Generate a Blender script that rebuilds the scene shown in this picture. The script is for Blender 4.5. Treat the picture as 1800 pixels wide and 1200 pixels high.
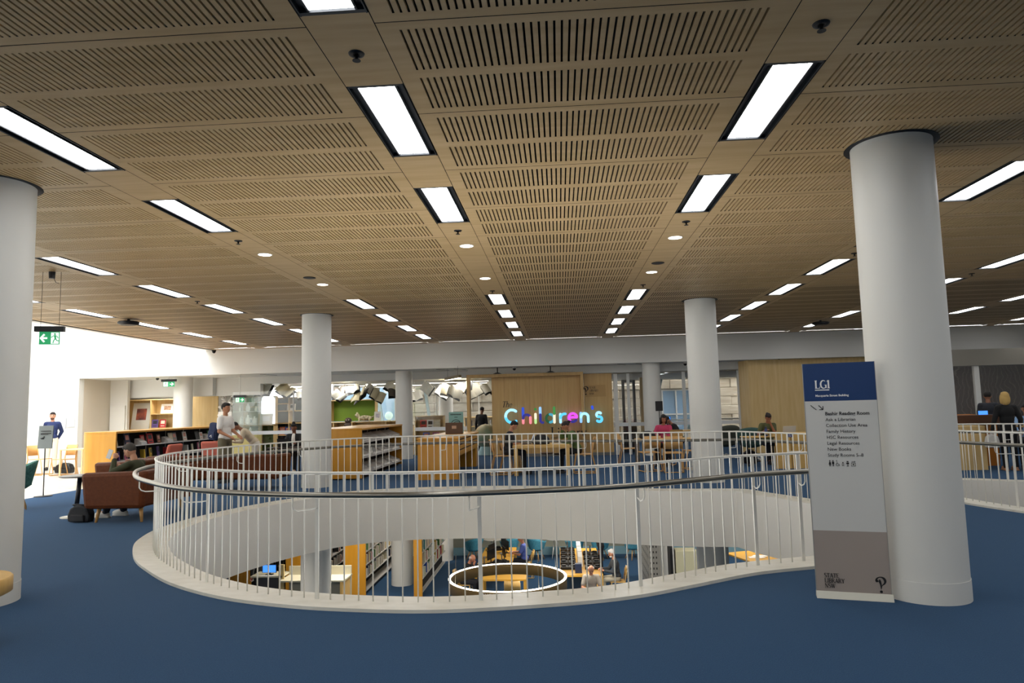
import bpy, bmesh, math, random
from mathutils import Vector, Matrix
R=random.Random(7)
for o in list(bpy.data.objects): bpy.data.objects.remove(o)
C=bpy.context.scene.collection
sc=bpy.context.scene
# ---------------- camera, world, exposure ----------------
cam_d=bpy.data.cameras.new('camera'); cam=bpy.data.objects.new('camera',cam_d); C.objects.link(cam)
cam_d.sensor_width=36.0; cam_d.lens=24.3; cam_d.clip_end=200; cam_d.clip_start=.05
XV=(0.99740021,-0.03067464,-0.06520655); YV=(0.06784683,0.09482208,0.99317953); ZV=(-0.02428241,-0.99502153,0.09665674)
mat=Matrix(((XV[0],-XV[1],-XV[2],0.0),(YV[0],-YV[1],-YV[2],0.0),(ZV[0],-ZV[1],-ZV[2],1.6),(0,0,0,1)))
cam.matrix_world=mat; sc.camera=cam
sc.view_settings.view_transform='Standard'; sc.view_settings.look='None'; sc.view_settings.gamma=1; sc.view_settings.exposure=0.0
sc.view_settings.use_curve_mapping=False
w=bpy.data.worlds.new('daylight'); sc.world=w; w.use_nodes=True
w.node_tree.nodes['Background'].inputs[0].default_value=(.95,.97,1,1)
w.node_tree.nodes['Background'].inputs[1].default_value=8.0
LIGHT=13.2      # ceiling panel emission
def area(name,loc,sx,sy,power,color=(1,.93,.82),rot=(0,0,0)):
    l=bpy.data.lights.new(name,'AREA'); l.shape='RECTANGLE'; l.size=sx; l.size_y=sy; l.energy=power; l.color=color
    o=bpy.data.objects.new(name,l); o.location=loc; o.rotation_euler=rot; C.objects.link(o); return o
# fixtures' light and added fill for the lower ground floor, the reading rooms and the rooms behind the bulkhead
for x,y,p in ((-6,19.5,120),(0,19.5,120),(6,19.5,120),(-6,24.5,110),(0,24.5,130),(6,24.5,110),(-4,16.6,90),(2.5,16.6,90),(-7.2,13,90),(-2,4.6,70),(2.5,4.6,60)):
    area('lower_floor_unseen_light',(x,y,-1.02),2.4,.5,p)  # unseen, under the slab; last entries added to brighten the dark lower columns
for x,y,p in ((-14.5,24.6,60),(-8.5,25.2,75),(-8,28,75),(-4,25.2,55),(-3,28.5,60),(3.6,26.5,70),(12.5,22.2,14)):
    area('back_room_lamp',(x,y,2.66),1.6,.5,p,(1,.96,.9))

# ---------------- materials ----------------
def lin(h):
    h=h.lstrip('#'); v=[int(h[i:i+2],16)/255 for i in (0,2,4)]
    return tuple(c/12.92 if c<=.04045 else ((c+.055)/1.055)**2.4 for c in v)+(1,)
MATS={}
def glassy(name,f,tint=(.97,.97,.97,1)):
    m=bpy.data.materials.new(name); m.use_nodes=True; nt=m.node_tree; nt.nodes.clear()
    o=nt.nodes.new('ShaderNodeOutputMaterial'); mx=nt.nodes.new('ShaderNodeMixShader'); t=nt.nodes.new('ShaderNodeBsdfTransparent'); g=nt.nodes.new('ShaderNodeBsdfGlossy')
    t.inputs[0].default_value=tint; g.inputs['Roughness'].default_value=.02; mx.inputs[0].default_value=f
    nt.links.new(t.outputs[0],mx.inputs[1]); nt.links.new(g.outputs[0],mx.inputs[2]); nt.links.new(mx.outputs[0],o.inputs[0]); MATS[name]=m; return m
def M(name,h=None,rough=.6,metal=0.0,emit=0,kind=None,h2=None,scale=5,stretch=(1,1,1),bump=0,alpha=None,spec=None,coat=0):
    if name in MATS: return MATS[name]
    m=bpy.data.materials.new(name); m.use_nodes=True; nt=m.node_tree; b=nt.nodes['Principled BSDF']
    b.inputs['Base Color'].default_value=lin(h); b.inputs['Roughness'].default_value=rough; b.inputs['Metallic'].default_value=metal
    if spec is not None: b.inputs['Specular IOR Level'].default_value=spec
    if coat: b.inputs['Coat Weight'].default_value=coat; b.inputs['Coat Roughness'].default_value=.25
    if emit: b.inputs['Emission Color'].default_value=lin(h); b.inputs['Emission Strength'].default_value=emit
    if alpha is not None: b.inputs['Alpha'].default_value=alpha
    if kind or bump:
        tc=nt.nodes.new('ShaderNodeTexCoord'); mp=nt.nodes.new('ShaderNodeMapping'); mp.inputs['Scale'].default_value=stretch
        nt.links.new(tc.outputs['Object'],mp.inputs[0])
        if kind=='brick':
            t=nt.nodes.new('ShaderNodeTexBrick'); t.inputs['Scale'].default_value=scale
            t.inputs['Color1'].default_value=lin(h); t.inputs['Color2'].default_value=lin(h2); t.inputs['Mortar'].default_value=lin('#5a5248')
            t.inputs['Mortar Size'].default_value=.012; t.inputs['Brick Width'].default_value=.9; t.inputs['Row Height'].default_value=.35
            mp.inputs['Rotation'].default_value=(math.pi/2,0,0)
            nt.links.new(mp.outputs[0],t.inputs['Vector']); nt.links.new(t.outputs['Color'],b.inputs['Base Color'])
            n=nt.nodes.new('ShaderNodeTexNoise'); n.inputs['Scale'].default_value=3; nt.links.new(tc.outputs['Object'],n.inputs['Vector'])
            bp=nt.nodes.new('ShaderNodeBump'); bp.inputs['Strength'].default_value=.8; bp.inputs['Distance'].default_value=.2
            nt.links.new(n.outputs['Fac'],bp.inputs['Height']); nt.links.new(bp.outputs[0],b.inputs['Normal'])
        elif kind=='swirl':
            t=nt.nodes.new('ShaderNodeTexWave'); t.inputs['Scale'].default_value=scale; t.inputs['Distortion'].default_value=14; t.inputs['Detail'].default_value=2; t.inputs['Detail Scale'].default_value=.6
            nt.links.new(mp.outputs[0],t.inputs['Vector'])
            r=nt.nodes.new('ShaderNodeValToRGB'); r.color_ramp.elements[0].position=.9; r.color_ramp.elements[0].color=lin(h); r.color_ramp.elements[1].position=1; r.color_ramp.elements[1].color=lin(h2)
            nt.links.new(t.outputs['Fac'],r.inputs[0]); nt.links.new(r.outputs[0],b.inputs['Base Color'])
        elif kind=='tile':
            t=nt.nodes.new('ShaderNodeTexBrick'); t.inputs['Scale'].default_value=scale; t.offset=0
            t.inputs['Color1'].default_value=lin(h); t.inputs['Color2'].default_value=lin(h2); t.inputs['Mortar'].default_value=lin('#8a857c'); t.inputs['Mortar Size'].default_value=.006
            t.inputs['Brick Width'].default_value=.6; t.inputs['Row Height'].default_value=.6
            nt.links.new(mp.outputs[0],t.inputs['Vector']); nt.links.new(t.outputs['Color'],b.inputs['Base Color'])
        else:
            n=nt.nodes.new('ShaderNodeTexNoise'); n.inputs['Scale'].default_value=scale; n.inputs['Detail'].default_value=6
            nt.links.new(mp.outputs[0],n.inputs['Vector'])
            if h2:
                r=nt.nodes.new('ShaderNodeValToRGB'); r.color_ramp.elements[0].position=.3; r.color_ramp.elements[1].position=.7
                r.color_ramp.elements[0].color=lin(h); r.color_ramp.elements[1].color=lin(h2)
                nt.links.new(n.outputs['Fac'],r.inputs[0]); nt.links.new(r.outputs[0],b.inputs['Base Color'])
                if emit: nt.links.new(r.outputs[0],b.inputs['Emission Color'])
            if bump:
                bp=nt.nodes.new('ShaderNodeBump'); bp.inputs['Strength'].default_value=bump; bp.inputs['Distance'].default_value=.01
                nt.links.new(n.outputs['Fac'],bp.inputs['Height']); nt.links.new(bp.outputs[0],b.inputs['Normal'])
    MATS[name]=m; return m
WHITE=M('white_paint','#d9d8d2',.5); WALLW=M('white_wall','#dcdbd6',.7); RAILW=M('rail_white_enamel','#dedcd4',.35)
PLYC=M('ceiling_plywood','#b09263',.45,kind='n',h2='#c0a276',scale=2.2,stretch=(.6,6,1))
PLY=M('birch_plywood','#cfae72',.45,kind='n',h2='#dcbf88',scale=2,stretch=(6,6,.5))
PLYD=M('portal_plywood','#b8935a',.45,kind='n',h2='#c6a268',scale=2,stretch=(7,7,.4))
YEL=M('honey_veneer','#bf8420',.32,kind='n',h2='#cc9230',scale=1.6,stretch=(5,5,.6),coat=.25)
TBL=M('table_birch','#cfa45a',.4,kind='n',h2='#d9b26c',scale=3,stretch=(1,6,1))
CHW=M('chair_birch','#c99a5c',.4); DKW=M('dark_wood','#5a4028',.5)
CARP=M('blue_carpet','#1b3a5a',.95,kind='n',h2='#244868',scale=120,bump=.5,spec=.1)
CARP.node_tree.nodes['Principled BSDF'].inputs['Sheen Weight'].default_value=.12; CARP.node_tree.nodes['Principled BSDF'].inputs['Sheen Tint'].default_value=(.6,.75,1,1)
MARB=M('cream_marble','#d8d4c6',.3,kind='n',h2='#e8e5da',scale=5,stretch=(1,2,1))
STEEL=M('brushed_steel','#85827a',.3,1.0); DKM=M('dark_metal','#1c1c1e',.45,.4); BLK=M('black','#0d0d0e',.6); SLOT=M('slot_void','#0a0908',1)
HOUS=M('light_housing','#23272c',.4,.3); SHG=M('shelf_grey','#c4c2be',.5); SHB=M('shelf_back_black','#141214',.8)
LAMP=M('lamp_diffuser','#ffffff',.5,emit=LIGHT); LINL=M('linear_lamp','#fff4e2',.5,emit=9); RINGL=M('ring_lamp','#fff6dd',.5,emit=9); DOWN=M('downlight_lens','#fff6e8',.5,emit=14)
LEA=M('tan_leather','#55290f',.5,kind='n',h2='#613215',scale=20,bump=.15,spec=.2); LEAD=LEA
TEAL=M('teal_fabric','#3c7079',.9,kind='n',h2='#5590a0',scale=30); GREENF=M('green_check_fabric','#2f5d55',.9,kind='n',h2='#4b7f74',scale=25)
GLASS=glassy('clear_glass',.07); GLB=M('outside_glass','#7fa4bf',.1,alpha=.55)
BAND=M('frost_band','#e4e6e6',.5,alpha=.88)
SAND=M('sandstone','#a89c88',.9,kind='n',h2='#cdc4b2',scale=1.4,stretch=(1,1,4),bump=.6); BLUEB=M('far_blue_building','#8fb0c8',.6,kind='n',h2='#a9c4d6',scale=1)
TILE=M('pale_floor_tile','#cfcabd',.18,kind='tile',h2='#d8d4c8',scale=1.0)
PINK=M('coral_fabric','#c46a58',.85); NAVY=M('navy_cloth','#1d2c50',.8); 
SIGNB=M('sign_blue','#12386b',.4); SIGNG=M('sign_grey','#d0cfca',.45); SIGNT=M('sign_taupe','#a2968d',.45); INK=M('ink','#151416',.6); WINK=M('white_ink','#f0f0ee',.5)
SCR=M('screen_blue','#3f7fe0',.3,emit=1.6); SCRW=M('screen_white','#cfe4ff',.3,emit=1.8)
def CM(h,r=.7): return M('colour_'+h[1:],h,r)

# ---------------- mesh builder ----------------
class MB:
    def __init__(s): s.v=[]; s.f=[]; s.mi=[]; s.sm=[]; s.m=0
    def face(s,idx,smooth=False): s.f.append(idx); s.mi.append(s.m); s.sm.append(smooth)
    def quad(s,*p):
        n=len(s.v); s.v+= [tuple(q) for q in p]; s.face(tuple(range(n,n+len(p))))
    def box(s,x0,x1,y0,y1,z0,z1):
        n=len(s.v); s.v+=[(x0,y0,z0),(x1,y0,z0),(x1,y1,z0),(x0,y1,z0),(x0,y0,z1),(x1,y0,z1),(x1,y1,z1),(x0,y1,z1)]
        for q in ((0,3,2,1),(4,5,6,7),(0,1,5,4),(1,2,6,5),(2,3,7,6),(3,0,4,7)): s.face(tuple(n+i for i in q))
        return s
    def obox(s,c,d,size):  # box oriented with long axis d, centre c, size (len,w,h)
        d=Vector(d).normalized(); up=Vector((0,0,1)) if abs(d.z)<.95 else Vector((0,1,0))
        a=d.cross(up).normalized(); b=a.cross(d); c=Vector(c); n=len(s.v)
        for k in (-1,1):
            for i,j in ((-1,-1),(1,-1),(1,1),(-1,1)): s.v.append(tuple(c+d*(k*size[0]/2)+a*(i*size[1]/2)+b*(j*size[2]/2)))
        for q in ((0,3,2,1),(4,5,6,7),(0,1,5,4),(1,2,6,5),(2,3,7,6),(3,0,4,7)): s.face(tuple(n+i for i in q))
        return s
    def bar(s,a,b,w,h=None):
        a=Vector(a); b=Vector(b); return s.obox((a+b)/2,b-a,((b-a).length,w,h or w))
    def lathe(s,prof,seg=24,c=(0,0,0),cap=True):
        n=len(s.v); k=len(prof)
        for r,z in prof:
            for i in range(seg):
                a=2*math.pi*i/seg; s.v.append((c[0]+r*math.cos(a),c[1]+r*math.sin(a),c[2]+z))
        for j in range(k-1):
            for i in range(seg):
                i2=(i+1)%seg; s.face((n+j*seg+i,n+j*seg+i2,n+(j+1)*seg+i2,n+(j+1)*seg+i),True)
        if cap:
            for j in (0,k-1):
                q=len(s.v); s.v+=[s.v[n+j*seg+i] for i in range(seg)]; s.face(tuple(q+i for i in range(seg))[::-1 if j==0 else 1])
        return s
    def cyl(s,c,r,z0,z1,seg=24): return s.lathe([(r,z0),(r,z1)],seg,(c[0],c[1],0))
    def tube(s,path,rad,seg=8,closed=False,cap=True):
        P=[Vector(p) for p in path]; n0=len(s.v); N=len(P); up=None
        for i,p in enumerate(P):
            if closed: t=P[(i+1)%N]-P[i-1]
            else: t=P[min(i+1,N-1)]-P[max(i-1,0)]
            t.normalize()
            if up is None: up=Vector((0,0,1)) if abs(t.z)<.9 else Vector((1,0,0))
            a=t.cross(up).normalized(); b=a.cross(t).normalized(); up=b
            r=rad[i] if isinstance(rad,(list,tuple)) else rad
            for k in range(seg):
                an=2*math.pi*k/seg; s.v.append(tuple(p+a*(r*math.cos(an))+b*(r*math.sin(an))))
        for i in range(N if closed else N-1):
            j=(i+1)%N
            for k in range(seg):
                k2=(k+1)%seg; s.face((n0+i*seg+k,n0+i*seg+k2,n0+j*seg+k2,n0+j*seg+k),True)
        if not closed and cap:
            s.face(tuple(n0+k for k in range(seg))[::-1]); s.face(tuple(n0+(N-1)*seg+k for k in range(seg)))
        return s
    def caps(s,a,b,ra,rb,seg=12):   # tapered capsule
        a=Vector(a); b=Vector(b); d=b-a; L=d.length
        if L<1e-5: return s.ell(a,(ra,ra,ra))
        d.normalize(); pts=[];rs=[]
        for k in range(4): t=math.pi/2*k/4; pts.append(a-d*ra*math.cos(t)); rs.append(max(ra*math.sin(t),ra*.05))
        pts.append(a); rs.append(ra); pts.append(a.lerp(b,.5)); rs.append((ra+rb)/2); pts.append(b); rs.append(rb)
        for k in range(3,-1,-1): t=math.pi/2*k/4; pts.append(b+d*rb*math.cos(t)); rs.append(max(rb*math.sin(t),rb*.05))
        return s.tube(pts,rs,seg)
    def ell(s,c,r,rot=None,seg=14,rings=9):
        n=len(s.v); c=Vector(c)
        for j in range(rings+1):
            t=math.pi*j/rings
            for i in range(seg):
                a=2*math.pi*i/seg; v=Vector((r[0]*max(math.sin(t),.02)*math.cos(a),r[1]*max(math.sin(t),.02)*math.sin(a),-r[2]*math.cos(t)))
                if rot: v=rot@v
                s.v.append(tuple(c+v))
        for j in range(rings):
            for i in range(seg):
                i2=(i+1)%seg; s.face((n+j*seg+i,n+j*seg+i2,n+(j+1)*seg+i2,n+(j+1)*seg+i),True)
        s.face(tuple(n+i for i in range(seg))[::-1],True); s.face(tuple(n+rings*seg+i for i in range(seg)),True)
        return s
    def prism(s,pts,z0,z1,axis='z'):   # polygon extruded; axis gives extrusion axis. pts in remaining axes (x,y)|(x,z)|(y,z)
        n=len(s.v); k=len(pts)
        for z in (z0,z1):
            for p in pts: s.v.append((p[0],p[1],z) if axis=='z' else ((p[0],z,p[1]) if axis=='y' else (z,p[0],p[1])))
        s.face(tuple(range(n,n+k))[::-1]); s.face(tuple(range(n+k,n+2*k)))
        for i in range(k): j=(i+1)%k; s.face((n+i,n+j,n+k+j,n+k+i))
        return s
    def ribbon(s,pts,w,y0,y1,closed=False):   # stroke in the xz plane, extruded from y0 to y1; w: width or list
        P=[Vector((p[0],p[1])) for p in pts]; N=len(P); L=[];Rr=[]
        for i,p in enumerate(P):
            t=(P[(i+1)%N]-P[i-1]) if closed else (P[min(i+1,N-1)]-P[max(i-1,0)])
            t.normalize(); nn=Vector((-t.y,t.x)); ww=(w[i] if isinstance(w,(list,tuple)) else w)/2
            L.append(p+nn*ww); Rr.append(p-nn*ww)
        n=len(s.v)
        for i in range(N):
            for q in (L[i],Rr[i]):
                s.v.append((q.x,y0,q.y)); s.v.append((q.x,y1,q.y))
        for i in range(N if closed else N-1):
            a=n+4*i; b=n+4*((i+1)%N)
            s.face((a,b,b+2,a+2)); s.face((a+1,a+3,b+3,b+1)); s.face((a,a+1,b+1,b)); s.face((a+2,b+2,b+3,a+3))
        if not closed:
            a=n; s.face((a,a+2,a+3,a+1)); a=n+4*(N-1); s.face((a,a+1,a+3,a+2))
        return s
    def disc(s,x,z,r,y0,y1,seg=16):
        s.prism([(x+r*math.cos(2*math.pi*i/seg),z+r*math.sin(2*math.pi*i/seg)) for i in range(seg)],y0,y1,'y'); return s
    def xf(s,m,start=0):
        for i in range(start,len(s.v)): s.v[i]=tuple(m@Vector(s.v[i]))
        return s
    def build(s,name,mats,parent=None,bev=0,loc=None):
        me=bpy.data.meshes.new(name); me.from_pydata(s.v,[],s.f)
        if not isinstance(mats,(list,tuple)): mats=[mats]
        for m in mats: me.materials.append(m)
        me.polygons.foreach_set('material_index',[min(i,len(mats)-1) for i in s.mi]); me.polygons.foreach_set('use_smooth',s.sm); me.update()
        o=bpy.data.objects.new(name,me); C.objects.link(o)
        if parent is not None: o.parent=parent
        if loc: o.location=loc
        if bev:
            b=o.modifiers.new('bevel','BEVEL'); b.width=bev; b.segments=2; b.limit_method='ANGLE'
        return o
def tag(o,label,cat,group=None):
    o['label']=label; o['category']=cat
    if group: o['group']=group
    return o
def thing(name,label,cat,loc=(0,0,0),rz=0,group=None):
    o=bpy.data.objects.new(name,None); o.empty_display_size=.1; C.objects.link(o); o.location=loc; o.rotation_euler=(0,0,rz); return tag(o,label,cat,group)
def struct(o): o['kind']='structure'; return o
def dup(root,loc,rz,label,group=None):
    def cp(o,par):
        c=o.copy(); C.objects.link(c)
        if par: c.parent=par
        for ch in list(o.children): cp(ch,c)
        return c
    r=cp(root,None); r.location=loc; r.rotation_euler=(0,0,rz); r['label']=label
    if group: r['group']=group
    return r
def rx(a): return Matrix.Rotation(a,4,'X')
def rzm(a): return Matrix.Rotation(a,4,'Z')
def text_mesh(txt,size,mat,parent,loc,extr=.0006,shear=0,offset=0,name='lettering',align='LEFT'):
    cu=bpy.data.curves.new('t','FONT'); cu.body=txt; cu.size=size; cu.extrude=extr; cu.shear=shear; cu.offset=offset; cu.align_x=align; cu.resolution_u=3
    t=bpy.data.objects.new('t',cu); C.objects.link(t); dg=bpy.context.evaluated_depsgraph_get(); dg.update()
    me=bpy.data.meshes.new_from_object(t.evaluated_get(dg)); bpy.data.objects.remove(t)
    me.transform(rx(math.pi/2)); me.materials.clear(); me.materials.append(mat)
    o=bpy.data.objects.new(name,me); C.objects.link(o); o.parent=parent; o.location=loc; return o
def arc(cx,cz,r,a0,a1,n=12,rz=None):
    rz=rz or r
    return [(cx+r*math.cos(math.radians(a0+(a1-a0)*i/n)),cz+rz*math.sin(math.radians(a0+(a1-a0)*i/n))) for i in range(n+1)]
# serif capitals: strokes in a unit-height box: (width, [(points, stroke widths)...], serifs [(x,z,half)])
T,t=.15,.06
GLY={
'S':(.55,[(arc(.27,.74,.2,35,210,10,.22)+arc(.27,.26,.22,30,-150,10,.24)[0:],[.05,.06,.08,.1,.12,.13,.13,.13,.13,.13,.14,.14,.14,.14,.13,.12,.1,.08,.07,.06,.05,.05])],[]),
'T':(.68,[([(.34,0),(.34,1)],T),([(.03,.97),(.65,.97)],t),([(.04,1),(.04,.82)],.05),([(.64,1),(.64,.82)],.05)],[(.34,0,.13)]),
'A':(.74,[([(.08,0),(.36,1)],t),([(.36,1),(.66,0)],T),([(.2,.34),(.53,.34)],t)],[(.08,0,.1),(.66,0,.12)]),
'E':(.62,[([(.14,0),(.14,1)],T),([(.14,.97),(.56,.97)],t),([(.14,.5),(.46,.5)],t),([(.14,.03),(.58,.03)],t),([(.57,0),(.57,.2)],.05),([(.55,1),(.55,.82)],.05)],[(.12,0,.1),(.12,1,.1)]),
'L':(.6,[([(.14,0),(.14,1)],T),([(.14,.03),(.56,.03)],t),([(.56,0),(.56,.24)],.05)],[(.14,0,.12),(.14,1,.13)]),
'I':(.34,[([(.17,0),(.17,1)],T)],[(.17,0,.13),(.17,1,.13)]),
'B':(.64,[([(.14,0),(.14,1)],T),([(.14,.97)]+arc(.34,.75,.18,90,-90,8,.22)+[(.14,.53)],.09),([(.14,.51)]+arc(.36,.27,.21,90,-90,8,.25)+[(.14,.03)],.1)],[(.12,0,.1),(.12,1,.1)]),
'R':(.7,[([(.14,0),(.14,1)],T),([(.14,.97)]+arc(.34,.74,.19,90,-90,8,.23)+[(.14,.5)],.09),([(.34,.5),(.62,.02)],T*.9)],[(.14,0,.12),(.12,1,.1),(.64,0,.07)]),
'Y':(.7,[([(.34,0),(.34,.48)],T),([(.1,1),(.34,.48)],T*.9),([(.6,1),(.34,.48)],t)],[(.34,0,.13),(.1,1,.1),(.6,1,.09)]),
'N':(.76,[([(.12,0),(.12,1)],t),([(.12,1),(.64,0)],T),([(.64,0),(.64,1)],t)],[(.12,0,.1),(.1,1,.1),(.64,1,.1)]),
'W':(1.0,[([(.08,1),(.3,0)],T*.9),([(.3,0),(.5,.95)],t),([(.48,1),(.7,0)],T*.9),([(.7,0),(.92,1)],t)],[(.08,1,.1),(.48,1,.08),(.92,1,.08)]),
'G':(.74,[(arc(.4,.5,.32,50,330,16,.48),[.05,.07,.09,.11,.13,.14,.15,.15,.15,.15,.14,.13,.11,.09,.08,.07,.06]),([(.66,.04),(.66,.42)],T*.9)],[(.62,.42,.13)]),
'1':(.42,[([(.22,0),(.22,1)],T),([(.22,1),(.06,.84)],.07)],[(.22,0,.14)]),
'O':(.78,[(arc(.39,.5,.31,0,330,12,.47),.11)],[]),
'F':(.58,[([(.14,0),(.14,1)],T),([(.14,.97),(.55,.97)],t),([(.14,.5),(.44,.5)],t),([(.54,1),(.54,.82)],.05)],[(.14,0,.12)]),
'M':(.92,[([(.12,0),(.12,1)],t),([(.12,1),(.46,.05)],T),([(.46,.05),(.8,1)],t),([(.8,0),(.8,1)],T*.9)],[(.12,0,.1),(.8,0,.12)]),
}
GLY.update({
'h':(.56,[([(.1,0),(.1,1)],T*.8),([(.1,.4)]+arc(.27,.42,.15,150,0,6,.2)+[(.42,0)],T*.7)],[(.1,0,.09),(.42,0,.09),(.07,1,.06)]),
'e':(.5,[(arc(.25,.31,.19,5,325,14,.29),.085),([(.08,.34),(.43,.34)],t)],[]),
'i':(.27,[([(.12,0),(.12,.6)],T*.8),([(.12,.8),(.12,.93)],.13)],[(.12,0,.09),(.1,.6,.06)]),
'b':(.55,[([(.1,0),(.1,1)],T*.8),(arc(.27,.31,.19,140,-140,12,.3),.09)],[(.07,1,.06)]),
'r':(.42,[([(.1,0),(.1,.6)],T*.8),([(.1,.4)]+arc(.26,.42,.13,150,50,4,.18),.09)],[(.1,0,.09),(.07,.6,.06)]),
'a':(.5,[([(.07,.48)]+arc(.22,.44,.16,120,0,5,.17)+[(.38,0)],T*.7),(arc(.21,.17,.14,60,300,10,.17),.08)],[(.42,0,.06)]),
'y':(.5,[([(.05,.6),(.25,.02)],T*.75),([(.45,.6),(.16,-.3),(.08,-.3)],t)],[(.06,.6,.09),(.44,.6,.08)]),
})
def serif_mb(txt,h,y0=0,y1=-.002,bold=1):
    b=MB(); x=0
    for ch in txt:
        if ch==' ': x+=.35*h; continue
        wd,st,sf=GLY[ch]
        for k,(pts,ww) in enumerate(st):
            ww2=[q*h*bold for q in ww][:len(pts)] if isinstance(ww,list) else ww*h*bold
            if isinstance(ww2,list) and len(ww2)<len(pts): ww2=ww2+[ww2[-1]]*(len(pts)-len(ww2))
            pp=[(x+p[0]*h,p[1]*h) for p in pts]
            if ch=='O': b.ribbon(pp,ww2,y0,y1-k*.0001,closed=True)
            else: b.ribbon(pp,ww2,y0,y1-k*.0001)
        for sx,sz,hf in sf:
            zz=.03 if sz==0 else (.97 if sz==1 else sz)
            b.ribbon([(x+(sx-hf)*h,zz*h),(x+(sx+hf)*h,zz*h)],.05*h*bold,y0,y1-.0004)
        x+=wd*h
    return b,x
def logo_mb(h,y0,y1):   # ornate question/exclamation mark
    b=MB()
    P=arc(0,.72,.26,200,-60,18,.25)+[(.05,.42),(.0,.2)]
    b.ribbon([(p[0]*h,p[1]*h) for p in P],[v*h for v in [.02,.08,.11,.11,.09,.07,.06,.06,.07,.09,.12,.14,.15,.15,.14,.12,.1,.08,.06,.04,.015]],y0,y1)
    b.ribbon([(-.06*h,.82*h),(-.05*h,.7*h),(0,.5*h),(0,.2*h)],[.06*h,.15*h,.1*h,.01*h],y0,y1*1.01)
    b.disc(-.2*h,.72*h,.075*h,y0,y1*1.02); b.disc(0,.06*h,.085*h,y0,y1)
    return b
# ================= SETTING =================
def catmull(pts,step=.1,closed=True):
    P=[Vector((p[0],p[1])) for p in pts]; out=[]; n=len(P)
    for i in range(n):
        p0,p1,p2,p3=P[i-1],P[i],P[(i+1)%n],P[(i+2)%n]
        for k in range(8):
            t_=k/8; out.append(.5*((2*p1)+(-p0+p2)*t_+(2*p0-5*p1+4*p2-p3)*t_*t_+(-p0+3*p1-3*p2+p3)*t_**3))
    return out
def resample(P,step):
    L=0; n=len(P); seg=[]
    for i in range(n): d=(P[(i+1)%n]-P[i]).length; seg.append(d); L+=d
    N=max(8,round(L/step)); out=[]; st=L/N; i=0; acc=0
    for k in range(N):
        d=k*st
        while acc+seg[i]<d-1e-9: acc+=seg[i]; i+=1
        out.append(P[i].lerp(P[(i+1)%n],(d-acc)/max(seg[i],1e-9)))
    return out
def offset(P,d):   # inward for counter-clockwise
    n=len(P); out=[]
    for i in range(n):
        t_=(P[(i+1)%n]-P[i-1]).normalized(); out.append(P[i]+Vector((-t_.y,t_.x))*d)
    return out
OUT1=[(2.44,7.0),(3.1,7.22),(3.75,7.65),(4.3,8.35),(4.6,9.3),(4.5,10.4),(4.05,11.67),(3.62,12.6),(3.3,13.22),(2.25,13.38),(1.22,13.68),(.14,14.08),(-1.0,14.36),(-2.4,14.42),(-3.6,14.2),(-4.55,13.6),(-5.2,12.6),(-5.6,11.5),(-5.77,10.5),(-5.74,9.65),(-5.55,8.95),(-5.3,8.4),(-4.83,7.68),(-4.36,7.14),(-3.75,6.55),(-3.06,6.08),(-2.44,5.82),(-1.81,5.67),(-1.0,5.61),(0.0,5.79),(.6,6.0),(1.13,6.33),(1.79,6.76)]
OUT2=[(6.32,10.12),(6.75,9.2),(8,8.4),(11,8.2),(12,10.5),(11.5,12.6),(9.6,13.5),(8.64,13.9),(7.9,14.35),(6.6,14.4),(6.0,12.9),(6.02,11.3)]
def sharp(P): return P
o1=resample(catmull(OUT1),.12); o2=resample(catmull(OUT2),.12)
def signed(P): return sum(P[i].x*P[(i+1)%len(P)].y-P[(i+1)%len(P)].x*P[i].y for i in range(len(P)))
if signed(o1)<0: o1.reverse()
if signed(o2)<0: o2.reverse()
i1=offset(o1,.39); i2=offset(o2,.35)
def plate(name,outer,holes,z,m,parent=None):
    cu=bpy.data.curves.new(name,'CURVE'); cu.dimensions='2D'; cu.fill_mode='BOTH'
    for P in [outer]+holes:
        s=cu.splines.new('POLY'); s.points.add(len(P)-1)
        for i,p in enumerate(P): s.points[i].co=(p[0],p[1],0,1)
        s.use_cyclic_u=True
    t=bpy.data.objects.new('t',cu); C.objects.link(t); dg=bpy.context.evaluated_depsgraph_get(); dg.update()
    me=bpy.data.meshes.new_from_object(t.evaluated_get(dg)); bpy.data.objects.remove(t)
    for v in me.vertices: v.co.z=z
    me.materials.clear(); me.materials.append(m)
    o=bpy.data.objects.new(name,me); C.objects.link(o); return o
XL,XR,YB,YF=-11.5,15.5,-6.0,22.4
struct(plate('floor',[(-11.0,YB),(XR,YB),(XR,31.2),(-11.0,31.2)],[o1,o2],0,CARP))
fl=MB(); fl.box(-18,-11.0,YB,31.2,-.06,.0); struct(fl.build('floor_tiled',TILE))
struct(plate('trim_1',i1[:] if 0 else o1,[i1],.028,MARB))
struct(plate('trim_2',o2,[i2],.028,MARB))
def wallstrip(name,P,z0,z1,m,closed=True):
    b=MB(); n=len(P)
    for p in P: b.v+= [(p[0],p[1],z0),(p[0],p[1],z1)]
    for i in range(n if closed else n-1): j=(i+1)%n; b.face((2*i,2*j,2*j+1,2*i+1),True)
    return struct(b.build(name,m))
wallstrip('trim_3',o1,-.01,.028,MARB); wallstrip('trim_4',o2,-.01,.028,MARB)
FASC=M('void_liner_white','#dedcd6',.6)
ZS=-.96
def liner(name,P):
    wallstrip(name,P,ZS,.028,FASC)
liner('wall_void_liner',i1); wallstrip('wall_second_void_liner',i2,ZS,.028,FASC)
struct(plate('ceiling_lower_floor',[(-14,YB),(XR,YB),(XR,31),(-14,31)],[i1,i2],ZS,WALLW))
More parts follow.
